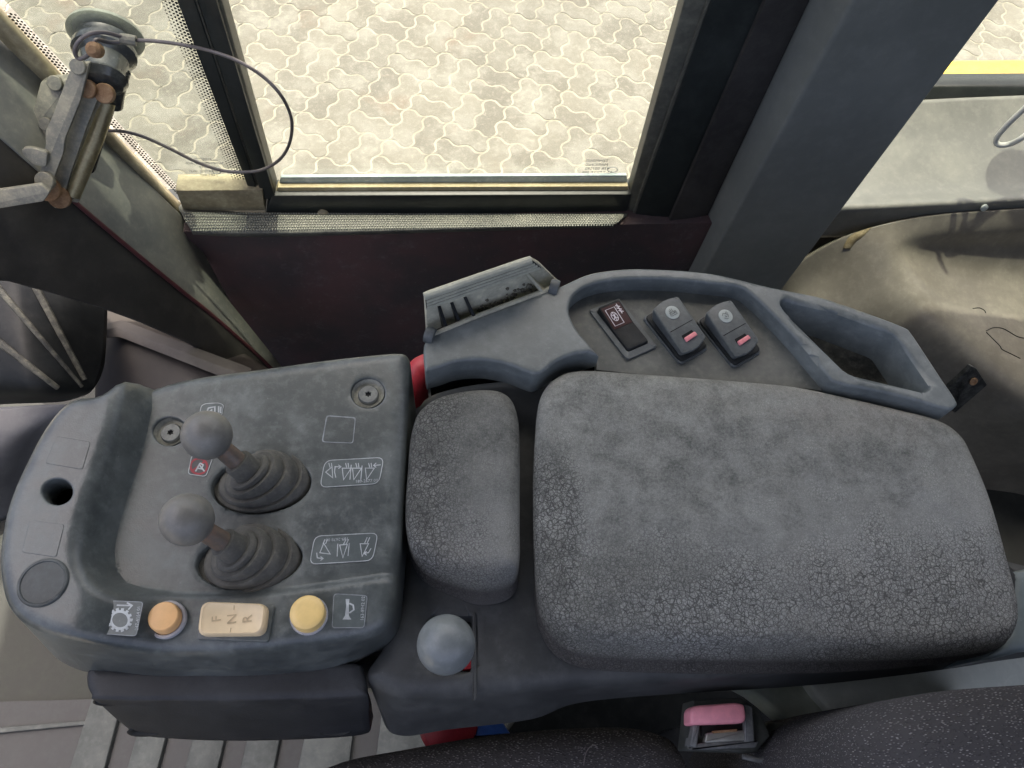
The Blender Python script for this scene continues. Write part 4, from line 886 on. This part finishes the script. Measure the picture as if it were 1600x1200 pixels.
def cover_switch(dx, dy, label, icon):
    sh = lambda p: (p[0]+dx, p[1]+dy)
    O, U, V, wU, wV = basis_px(sh((1003, 498)), sh((1047, 474)), sh((1062, 572)), ZRF)
    t = thing('rocker_switch', label, 'rocker switch', O+U*wU*.5+V*wV*.5, gsw)
    pl = rr2(wU, wV, .004)
    MB().add(*g_sheet(lift2(O, U, V, pl, lambda p: .003), (), None, .012, .0012, vskirt(lift2(O, U, V, pl, lambda p: .003), .004))).build('base_plate', m_switch, t)
    pl2 = [((p[0]-wU/2)*.93+wU/2, (p[1]-wV/2)*.95+wV/2) for p in pl]
    MB().add(*g_prism(lift2(O, U, V, pl2, lambda p: .0052), (0, 0, -.003), .0008)).build('gasket', m_black, t)
    # body: top face from its own traced corners, high at the far end
    z0, z1 = ZRF+.0185, ZRF+.0125
    A, Bc, Cc, D = [PZ(*sh(p), z) for p, z in (((1017, 479), z0), ((1057, 459), z0), ((1107, 531), z1), ((1068, 555), z1))]
    quad = lambda a_, b_: (A*(1-a_)+Bc*a_)*(1-b_)+(D*(1-a_)+Cc*a_)*b_
    outl = rnd([(0, .06), (.5, -.01), (1, .05), (1, .93), (.55, 1.03), (0, .97)], [.06, .5, .06, .06, .4, .06], 5)
    W2 = np.linalg.norm(Bc-A)
    top = [quad(a_, b_) for a_, b_ in outl]; c = sum(top)/len(top)
    ins = lambda k, dz: [c+(p-c)*np.array([k, k, 1])+np.array([0, 0, dz]) for p in top]
    base = [np.array([p[0], p[1], ZRF+.004]) for p in top]; cb_ = sum(base)/len(base)
    bd = MB().add(*g_loft([[cb_+(p-cb_)*np.array([.92, .92, 1]) for p in base], [p*.85+q*.15 for p, q in zip(ins(1, -.0016), base)], ins(1.0, -.0014), ins(.985, -.0004), ins(.95, 0)])).build('body', m_switch, t, sharp=40)
    Nn = np.cross(Bc-A, D-A); Nn /= np.linalg.norm(Nn); Nn = Nn if Nn[2] > 0 else -Nn
    q3 = lambda a_, b_, h: quad(a_, b_)+Nn*h
    MB().add([q3(.06, .545, .00015), q3(.94, .545, .00015), q3(.94, .558, .00015), q3(.06, .558, .00015)], [(0, 1, 2, 3)]).build('seam', m_well, t, smooth=False)
    dc = q3(.5, .27, 0)
    di = MB().add(*g_lathe(dc, Nn, [(.0066, -.0003), (.0066, .0006), (.0060, .0008), (.0003, .0008)], 28, cap0=False)).build('symbol_disc', m_disc, t)
    x_, y_ = (Bc-A)/np.linalg.norm(Bc-A), (D-A)/np.linalg.norm(D-A)
    vv, ff = [], []
    for k, Ln in enumerate(icon):
        P = [dc+x_*p[0]*.0066-y_*p[1]*.0066+Nn*(.0010+k*2e-5) for p in Ln]
        for i in range(len(P)-1):
            d = P[i+1]-P[i]; d /= np.linalg.norm(d); n2 = np.cross(Nn, d)*.00028; b = len(vv); vv += [P[i]+n2, P[i]-n2, P[i+1]-n2, P[i+1]+n2]; ff.append((b, b+1, b+2, b+3))
    MB().add(vv, ff).build('symbol', m_discink, di, smooth=False)
    s0 = [q3(a_, b_, .0002) for a_, b_ in rnd([(.30, .70), (.72, .70), (.72, .80), (.30, .80)], .02, 3)]
    MB().add(s0, [tuple(range(len(s0)))]).build('latch_slot', m_well, t, smooth=False)
    l0 = [q3(a_, b_, .0022) for a_, b_ in rnd([(.32, .76), (.74, .755), (.76, .83), (.33, .84)], .02, 3)]
    MB().add(*g_prism(l0, -Nn*.003, .0006)).build('latch', m_latch, t)
    dots_ = MB()
    for a_, b_ in ((.10, .08), (.90, .07), (.12, .93), (.30, .975), (.48, .99), (.66, .985), (.84, .95), (.92, .86)):
        dots_.add(*g_lathe(q3(a_, b_, 0), Nn, [(.0007, 0), (.0005, .0005)], 8, cap0=False))
    s_ = dots_.build('moulded_dots', m_switch, t); s_['kind'] = 'stuff'
    return t
cover_switch(0, 0, 'locking rocker switch with pink latch and boxed symbol, middle of three', [[(-.35, .45), (-.35, -.2), (.35, -.2), (.35, .1)], [(-.5, -.45), (.5, -.45), (.5, .05), (-.5, .05), (-.5, -.45)], [(-.15, .6), (-.15, .1)], [(.1, .6), (.1, .1)], [(-.3, -.25), (.3, -.1)]])
cover_switch(83, 5.5, 'locking rocker switch with pink latch and curved arm symbol, nearest the tray', [[(-.5, .2), (-.2, .5), (.1, .3), (.45, .55)], [(.1, .3), (.4, .0), (.2, -.3)], [(-.4, -.2), (-.1, -.5), (.15, -.45)], [(-.1, .1), (-.1, -.2), (.1, -.1)], [(.3, .35), (.5, .2)]])

# ================================================================== OPEN HINGED FLAP
flp = thing('hinged_flap', 'dusty ribbed flap standing open behind the switch panel', 'flap', PZ(770, 490, 2.03))
zb_, zt2 = 2.046, 2.092
fa, fb, fc_, fd = PZ(668, 520, zb_-.012), PZ(880, 440, zb_-.012), PZ(832, 404, zt2), PZ(661, 463, zt2)
q = lambda a_, b_: (fa*(1-a_)+fb*a_)*(1-b_)+(fd*(1-a_)+fc_*a_)*b_
fn = np.cross(fb-fa, fd-fa); fn /= np.linalg.norm(fn); fn = fn if fn[1] < 0 else -fn
ol = [q(a_, b_) for a_, b_ in rnd([(0, 0), (.97, 0), (1.0, .75), (.985, 1), (.02, 1)], [.01, .01, .05, .06, .05], 5)]
MB().add(*g_prism(ol, -fn*.004, .001)).build('flap_plate', m_flap, flp, sharp=40)
MB().add(*g_prism([q(.015, .68), q(.98, .675), q(.985, .97), q(.015, .975)], fn*.0006, 0)).build('groove_band', m_black, flp, smooth=False)
for k in range(4):
    b0 = .70+k*.078; MB().add(*g_tube([q(.02, b0)+fn*.0004, q(.5, b0)+fn*.0004, q(.97, b0-.005)+fn*.0004], .00165, 8)).build('grip_ridge', m_ridge, flp)
MB().add(*g_tube([q(.01, .99), q(.5, 1.0), q(.98, .99)], .0032, 10)).build('top_edge', m_ridge, flp)
for a_, w_, h_ in ((.10, .012, .62), (.20, .012, .60), (.31, .014, .62), (.84, .014, .66)):
    b0, t0 = q(a_, .05), q(a_, h_); xd = (fb-fa)/np.linalg.norm(fb-fa)*.0028
    MB().add(*g_loft([[b0, b0+fn*w_*1.5, t0+fn*.001, t0], [p+xd for p in (b0, b0+fn*w_*1.5, t0+fn*.001, t0)]])).build('fin', m_black if a_ < .5 else m_flap, flp, sharp=30)
gr = plastic('gritty_dirt', (.10, .09, .07), (.34, .31, .24), .9, .9, 60, .5); gm = MB()
rg = random.Random(4)
for k in range(70):
    a_ = rg.uniform(.36, .82); b_ = .05+abs(rg.gauss(0, .10))+(.30 if rg.random() < .4 else 0)*(a_-.3); c_ = q(a_, b_)+fn*.001; r_ = rg.uniform(.0007, .0018); gm.add(*g_lathe(c_, fn, [(r_, -.0006), (r_*.8, r_*.7), (r_*.3, r_)], 6))
gg = gm.build('grit', gr, flp); gg['kind'] = 'stuff'
MB().add(*g_tube([PZ(672, 526, ZS-.002), PZ(740, 497, ZS-.002), PZ(806, 472, ZS-.002), PZ(870, 448, ZS-.002)], .0028, 10)).build('hinge_rod', m_flap, flp)
for px in ((672, 524), (866, 449)): MB().add(*g_lathe(PZ(*px, ZS), (-.9, .35, 0), [(.007, -.004), (.008, 0), (.007, .004)], 16)).build('hinge_knuckle', m_switch, flp)
# red part in the gap
rd = thing('red_lever', 'red curved plastic lever in the gap between consoles', 'lever', PZ(655, 590, 1.93))
MB().add(*g_tube(spl([PZ(668, 572, 1.95), PZ(656, 580, 1.955), PZ(649, 604, 1.945), PZ(652, 640, 1.91)], 6, False), [.013]*19, 16)).build('grip', m_red, rd)

# ================================================================== REAR CORNER
rp = thing('rear_side_panel', 'sun bleached grey rear side panel behind the door post', 'wall panel', (.8, .75, 1.6))
g1 = [[(1380, 160, .955), (1480, 154, .955), (1600, 149, .955), (1780, 143, .955)], [(1340, 220, .90), (1440, 212, .90), (1600, 205, .90), (1780, 198, .90)], [(1300, 300, .81), (1400, 294, .81), (1600, 285, .81), (1780, 276, .81)], [(1280, 322, .775), (1400, 318, .77), (1600, 308, .77), (1780, 298, .77)], [(1270, 340, .768), (1400, 334, .765), (1600, 322, .765), (1780, 310, .765)], [(1262, 372, .775), (1400, 366, .775), (1600, 350, .775), (1780, 336, .775)]]
thicken(MB().add(*g_patch([[PY(*p) for p in r] for r in g1], 6, 6)).build('panel_sheet', m_sheet, rp, sharp=70), .005)
MB().add(*g_lathe(PY(1537, 324, .762), (0, -1, .3), [(.006, 0), (.006, .003), (.003, .005)], 14)).build('rivet', m_disc, rp)
rw = thing('rear_side_window', 'rear side window with black lower rail right of the door post', 'window', (.85, .80, 1.95))
bar('bottom_rail', [(1380, 160, .96), (1800, 146, .96), (1800, 131, .975), (1400, 135, .975)], .8, m_frame, rw, .03, .003)
bar('bright_edge', [(1395, 135, .977), (1800, 131, .977), (1800, 128, .98), (1398, 132, .98)], .81, m_seal, rw, .02, .001)
MB().add(*g_prism([PY(1180, 134, .985), PY(1800, 128, .985), PY(1800, 128, .985)*np.array([1, 1, 0])+np.array([0, 0, 3.05]), PY(1180, 134, .985)*np.array([1, 1, 0])+np.array([0, 0, 3.05])], (0, .005, 0))).build('pane', m_glass, rw, smooth=False)
yb = thing('yellow_fender', 'edge of the yellow machine fender outside the rear window', 'fender', (.95, .9, 1.9))
bar('fender_edge', [(1380, 131, 1.02), (1800, 125, 1.02), (1800, 120.5, 1.05), (1380, 126.5, 1.05)], .87, m_yellowpaint, yb, .05, .004)
ar_ = thing('wheel_arch_cover', 'brown grey moulded wheel arch cover with peeling edge', 'cover', (.8, .6, 1.4))
ag = [[(1130, 540, .70), (1205, 450, .72), (1270, 395, .745), (1345, 360, .755), (1450, 337, .76), (1600, 326, .76), (1760, 314, .76)],
      [(1150, 580, .68), (1215, 480, .70), (1287, 425, .722), (1372, 382, .73), (1442, 366, .742), (1600, 358, .742), (1760, 346, .742)],
      [(1190, 640, .64), (1235, 520, .66), (1318, 468, .677), (1405, 425, .690), (1440, 396, .73), (1600, 386, .737), (1760, 374, .737)],
      [(1260, 700, .58), (1290, 580, .60), (1368, 528, .617), (1445, 478, .633), (1488, 438, .69), (1600, 430, .705), (1760, 420, .705)],
      [(1340, 780, .51), (1360, 650, .53), (1438, 598, .552), (1510, 543, .568), (1560, 500, .615), (1640, 500, .625), (1760, 490, .635)],
      [(1430, 880, .42), (1440, 760, .44), (1528, 690, .467), (1590, 623, .485), (1640, 580, .525), (1700, 570, .54), (1780, 560, .55)],
      [(1500, 990, .33), (1520, 880, .35), (1640, 790, .38), (1700, 710, .405), (1740, 660, .435), (1790, 640, .45), (1850, 620, .46)]]
aro = MB().add(*g_patch([[PY(*p[:3]) for p in r] for r in ag], 6, 6)).build('arch_shell', m_arch, ar_, sharp=80); on = caster(aro); thicken(aro, .006)
def onp(L, up=.001): return [q for q in (on(x, y, up) for x, y in L) if q is not None]
m_flake = plastic('crumbled_foam_edge', (.20, .155, .085), (.38, .32, .21), .8, .9, 90, .5)
fa_, fb_ = onp(spl([(1317, 389), (1326, 371), (1345, 359), (1362, 355)], 4, False), .0025), onp(spl([(1328, 390), (1337, 378), (1348, 371), (1360, 366)], 4, False), .0012)
k_ = min(len(fa_), len(fb_)); thicken(MB().add(*g_loft([fa_[:k_], fb_[:k_]], False, False, False)).build('peeling_edge', m_flake, ar_, sharp=30), .001)
for L in ([(1541, 517), (1552, 512), (1566, 513), (1578, 519), (1590, 526), (1604, 529)], [(1541, 519), (1550, 528), (1562, 540), (1566, 546), (1580, 553), (1594, 560)], [(1520, 482), (1530, 481), (1538, 485), (1540, 489)]):
    MB().add(*g_tube(onp(spl(L, 4, False), .0005), .0008, 6)).build('crack_lip', m_black, ar_)
bk = thing('steel_bracket', 'small black steel bracket with a rivet hole beside the tray', 'bracket', PY(1515, 600, .40))
bp = [(1478, 630, .42), (1484, 604, .425), (1519, 572, .43), (1526, 576, .43), (1543, 602, .425), (1537, 607, .42), (1492, 646, .40)]
MB().add(*g_prism([PY(*p) for p in rnd(bp, 2, 3)], (0, .006, -.004), .001)).build('plate', plastic('worn_black_steel', (.03, .03, .028), (.17, .165, .15), .9, .5, 60, .4), bk)
MB().add(*g_lathe(PY(1521, 596, .419), (0, -.8, .6), [(.0055, 0), (.0055, .0012), (.003, .0012), (.003, -.001)], 16, cap1=False)).build('rivet', m_rust, bk)
wc = thing('white_cable', 'pale looped cable hanging at the right edge by the rear panel', 'cable', PY(1580, 200, .7))
lp = spl([PY(1720, 60, .80), PY(1660, 115, .80), PY(1600, 170, .80), PY(1574, 195, .80), PY(1557, 216, .80), PY(1560, 226, .795), PY(1578, 225, .79), PY(1600, 213, .785), PY(1650, 175, .80), PY(1720, 110, .83), np.array([.99, .90, 2.05]), np.array([.985, .915, 2.14])], 8, False)
MB().add(*g_tube(lp, .0042, 12)).build('sheath', m_white, wc)
MB().add(*g_lathe((.985, .918, 2.15), (0, 0, 1), [(.02, -.02), (.045, -.008), (.055, 0), (.055, .02), (.03, .03)], 28)).build('shadow_disc', m_frame, wc)  # unseen disc, added to throw a round shadow on the rear panel

# ================================================================== LATCH MECHANISM
lt = thing('window_latch', 'dirty steel folding latch linkage on the front pillar', 'latch', PY(100, 200, .745))
YL = .742
PT = lambda px, py, y: PY(px, py, y+.00045*(200-py))
def plate(name, px, y, mat, th=.005, r=3, bev=.0012): return MB().add(*g_prism([PT(p[0], p[1], y) for p in rnd(px, r, 4)], (0, th, -th*.4), bev)).build(name, mat, lt)
plate('mounting_plate', [(42, 215), (94, 211), (113, 124), (64, 127), (52, 170)], .702, m_metal, .02)
plate('lower_link', [(-80, 335), (0, 326), (68, 315), (78, 300), (62, 288), (0, 297), (-80, 306)], .640, m_metal)
plate('rear_rail', [(138, 272), (146, 271), (180, 165), (174, 160)], .709, m_black, .006)
MB().add(*g_tube([PT(168, 160, .696), PT(150, 215, .693), PT(131, 262, .689), PT(113, 306, .686)], [.0085, .009, .009, .0085], 14)).build('brass_tube', m_brass, lt)
plate('inner_arm', [(80, 300), (100, 306), (110, 272), (135, 200), (156, 147), (147, 131), (125, 133), (112, 180), (96, 230)], .680, m_metal, .006)
plate('back_strap', [(100, 312), (122, 318), (138, 268), (160, 190), (166, 160), (150, 150)], .690, m_metal, .006)
plate('offset_arm', [(57, 292), (82, 284), (99, 239), (101, 218), (125, 159), (140, 98), (117, 99), (108, 113), (82, 181), (71, 205), (71, 228)], .668, m_metal, .006)
plate('end_tab', [(66, 322), (95, 327), (112, 318), (116, 300), (100, 290), (70, 300)], .686, m_metal, .006, 8)
plate('handle_tab', [(32, 238), (36, 231), (50, 231), (74, 238), (72, 262), (52, 258)], .664, m_metal, .005, 6)
for px, y, r_, mt, nm in (((86, 130), .701, .0085, m_metal, 'bolt'), ((72, 194), .701, .0078, m_metal, 'bolt'), ((70, 283), .666, .0105, m_metal, 'pivot_bolt'), ((122, 104), .667, .0085, m_metal, 'bolt'), ((136, 139), .676, .010, m_rust, 'rusty_washer'), ((163, 146), .680, .011, m_rust, 'rusty_washer'), ((74, 295), .672, .014, m_rust, 'rusty_washer'), ((92, 308), .680, .013, m_rust, 'rusty_washer')):
    MB().add(*g_lathe(PT(px[0], px[1], y), (0, -.75, .66), [(r_, -.004), (r_, .0016), (r_*.9, .0026), (r_*.3, .003)], 20)).build(nm, mt, lt)
kn = thing('suction_knob', 'glossy black window knob under the grey cap at the latch top', 'knob', PY(160, 70, .78))
ax_ = PY(160, 118, .735)-PY(166, 52, .790)
MB().add(*g_lathe(PY(166, 52, .790), ax_, [(.030, -.006), (.040, 0), (.041, .004), (.037, .009), (.030, .012)], 36)).build('cap', plastic('grey_green_rubber', (.14, .145, .125), (.33, .335, .30), .7, .55, 24, .1), kn)
MB().add(*g_lathe(PY(166, 55, .785), ax_, [(.031, .008), (.031, .014), (.034, .02), (.034, .026), (.026, .034), (.024, .052), (.027, .058), (.022, .066), (.012, .07)], 32)).build('stem', m_gloss, kn)
MB().add(*g_tube(spl([PY(190, 110, .745), PY(182, 140, .738), PY(178, 165, .735)], 5, False), [.010]*11, 12)).build('rubber_foot', m_gloss, kn)
cbz = thing('tether_cable', 'thin grey wire tether looping from the latch across the window', 'cable', PY(330, 150, .73))
cpts = [(206, 63, .728), (240, 64, .726), (285, 70, .72), (330, 80, .715), (375, 97, .70), (415, 123, .69), (443, 155, .685), (456, 190, .69), (452, 225, .695), (436, 250, .70), (410, 265, .705), (380, 269, .71), (345, 266, .715), (305, 252, .72), (265, 232, .722), (225, 214, .722), (195, 206, .72), (168, 204, .72)]
MB().add(*g_tube(spl([PY(*p) for p in cpts], 6, False), .0020, 10)).build('wire', m_cable, cbz)
MB().add(*g_tube([PY(188, 60, .727), PY(200, 62, .727), PY(213, 64, .727)], [.0055, .006, .0055], 10)).build('ferrule', m_metal, cbz)
MB().add(*g_tube(spl([PY(*p) for p in [(192, 58, .726), (165, 51, .722), (140, 53, .718), (122, 66, .712), (117, 82, .708), (124, 92, .706), (138, 86, .706), (147, 74, .708), (150, 62, .712), (170, 66, .72), (192, 66, .726)]], 6, False), .0022, 10)).build('wire_eye', m_cable, cbz)
MB().add(*g_lathe(PY(148, 78, .704), (0, -.75, .66), [(.008, -.006), (.008, .004), (.004, .007)], 14)).build('end_bolt', m_rust, cbz)

# ================================================================== SEAT, BUCKLE, BITS BELOW
seat = thing('driver_seat', 'speckled dark cloth driver seat at the bottom edge', 'seat', (.15, -.1, 1.5))
ch = spl([PZ(430, 1240, 1.93), PZ(520, 1200, 1.93), PZ(620, 1180, 1.93), PZ(760, 1156, 1.93), PZ(900, 1143, 1.93), PZ(1010, 1142, 1.93), PZ(1060, 1158, 1.925), PZ(1080, 1200, 1.92)], 4, False)
def cush(line, prof, dirv): return [[p+np.asarray(dirv)*a_+np.array([0, 0, b_]) for p in line] for a_, b_ in prof]
v_, f_ = g_loft(cush(ch, [(0, -.30), (-.005, -.06), (0, -.02), (.012, -.004), (.03, .004), (.07, .008), (.30, .008)], (0.05, -1, 0)), False, False, False)
MB().add(v_, f_).build('seat_cushion', m_cloth, seat, sharp=80)
MB().add(*g_prism(to3(rnd([(840, 1080), (1230, 1075), (1300, 1240), (700, 1260)], 12, 3), 1.70), (0, 0, -.25), .004)).build('seat_base', m_black, seat)
MB().add(*g_tube(spl([PZ(912, 1196, 1.945), PZ(915, 1178, 1.946), PZ(922, 1167, 1.946), PZ(930, 1164, 1.946), PZ(933, 1170, 1.945)], 5, False), .0004, 6)).build('loose_thread', m_cable, seat)
bc = spl([PZ(1310, 1290, 2.09), PZ(1309, 1210, 2.09), PZ(1318, 1165, 2.09), PZ(1340, 1130, 2.09), PZ(1375, 1107, 2.09), PZ(1430, 1087, 2.09), PZ(1510, 1073, 2.09), PZ(1600, 1066, 2.09), PZ(1760, 1056, 2.09)], 4, False)
cx_ = PZ(1700, 1320, 2.09)
rings = []
for k, dz in ((1.0, -.35), (1.0, -.03), (.99, -.012), (.96, .0), (.90, .010), (.75, .02), (.4, .028), (.02, .03)): rings.append([cx_+(p-cx_)*np.array([k, k, 1])+np.array([0, 0, dz]) for p in bc])
v_, f_ = g_loft(rings, False, False, False); MB().add(v_, f_).build('seat_back', m_cloth, seat, sharp=80)
ss = thing('seat_side_shield', 'grey green plastic side shields beside the seat back', 'shield', PZ(1300, 1110, 1.8))
MB().add(*g_prism(to3(spl([(1090, 1030), (1240, 1030), (1285, 1078), (1292, 1110), (1310, 1130), (1332, 1145), (1330, 1165), (1290, 1165), (1235, 1130), (1180, 1085)], 3), 1.885), (0, 0, -.03), .004)[:2]).build('front_shield', m_side, ss, sharp=60)
MB().add(*g_prism(to3(spl([(1278, 1040), (1600, 1000), (1600, 1120), (1380, 1150), (1330, 1140), (1298, 1110)], 3), 1.90), (0, 0, -.03), .004)[:2]).build('rear_shield', plastic('grey_side_plastic', (0.448, 0.459, 0.426), (0.714, 0.714, 0.651), .6, .6, 14), ss, sharp=60)
# plastic end of the armrest at the right edge
ae = thing('armrest_rear_cover', 'pale blue grey plastic cover under the pad at the right edge', 'cover', PZ(1590, 960, 1.95))
MB().add(*g_sheet(to3(spl([(1540, 1030), (1575, 985), (1585, 900), (1600, 888), (1780, 870), (1800, 980), (1640, 1008)], 4), 2.0), (), None, .01, .008, vskirt(to3(spl([(1540, 1030), (1575, 985), (1585, 900), (1600, 888), (1780, 870), (1800, 980), (1640, 1008)], 4), 2.0), .03, .06))).build('cover_shell', plastic('pale_blue_grey_plastic', (.17, .20, .21), (.30, .33, .335), .6, .5, 18), ae, sharp=60)
# buckle
bu = thing('seat_belt_buckle', 'grey seat belt buckle with faded pink release button', 'buckle', PZ(1130, 1140, 1.93))
ZK = 1.965
def bpl(name, px, z, th, mat, r=3, bev=.0012): return MB().add(*g_prism(to3(rnd(px, r, 4), z), (0, 0, -th), bev)).build(name, mat, bu, sharp=50)
m_bk = plastic('grey_buckle_plastic', (.12, .12, .125), (.30, .295, .285), .7, .5, 50, .1)
m_bkd = plastic('dark_buckle_plastic', (.045, .048, .045), (.13, .13, .12), .6, .55, 40, .1)
bpl('housing', [(1074, 1172), (1180, 1176), (1204, 1150), (1186, 1108), (1160, 1090), (1082, 1094)], ZK-.012, .03, m_bkd)
bpl('side_frame', [(1078, 1166), (1089, 1168), (1094, 1130), (1084, 1130)], ZK-.004, .016, m_bk)
bpl('front_frame', [(1078, 1172), (1182, 1168), (1186, 1156), (1090, 1161)], ZK-.006, .016, m_bk)
bpl('side_frame', [(1164, 1160), (1180, 1158), (1176, 1104), (1164, 1100)], ZK-.003, .016, m_bk)
bpl('tongue_slot', [(1096, 1150), (1164, 1146), (1162, 1128), (1096, 1131)], ZK-.009, .006, m_well, 2, .0003)
bpl('latch_plate', [(1101, 1161), (1166, 1157), (1164, 1141), (1104, 1145)], ZK-.005, .012, plastic('worn_steel', (.33, .32, .30), (.5, .48, .45), .7, .4, 60, .1, metal=.5))
bpl('spring_strip', [(1114, 1146), (1152, 1143), (1152, 1139), (1114, 1142)], ZK-.004, .004, m_rust, 1, .0003)
pk = rnd([(1077, 1133), (1160, 1130), (1165, 1124), (1162, 1101), (1150, 1098), (1084, 1103), (1077, 1110)], 5, 4); pz = to3(pk, ZK+.002); pc = sum(pz)/len(pz)
MB().add(*g_loft([[p-np.array([0, 0, .016]) for p in pz], pz, [pc+(p-pc)*np.array([.97, .93, 1])+np.array([0, 0, .0022]) for p in pz], [pc+(p-pc)*np.array([.90, .70, 1])+np.array([0, 0, .0034]) for p in pz]])).build('release_button', m_pink, bu, sharp=60)
bpl('strap_guide', [(1182, 1176), (1200, 1128), (1236, 1130), (1254, 1168), (1240, 1182)], ZK-.03, .02, m_bkd)
MB().add(*g_tube([PZ(1160, 1182, ZK-.01), PZ(1185, 1188, ZK-.01), PZ(1215, 1182, ZK-.012)], .002, 8)).build('wire_clip', m_bk, bu)
# red and blue parts on the floor under the armrest
rc = thing('red_canister', 'red rounded canister top partly hidden under the armrest body', 'canister', PZ(700, 1145, 1.75))
MB().add(*g_lathe(PZ(703, 1130, 1.76), (0, 0, 1), [(.028, -.06), (.032, 0), (.028, .012), (.012, .018)], 28)).build('cap_shell', m_red, rc)
bb = thing('blue_block', 'small blue plastic block beside the red cap under the armrest', 'block', PZ(755, 1145, 1.75))
MB().add(*g_prism(to3(rnd([(728, 1156), (772, 1154), (800, 1150), (780, 1120), (735, 1120)], 3, 3), 1.77), (0, 0, -.05), .003)).build('block_shell', m_blue, bb)
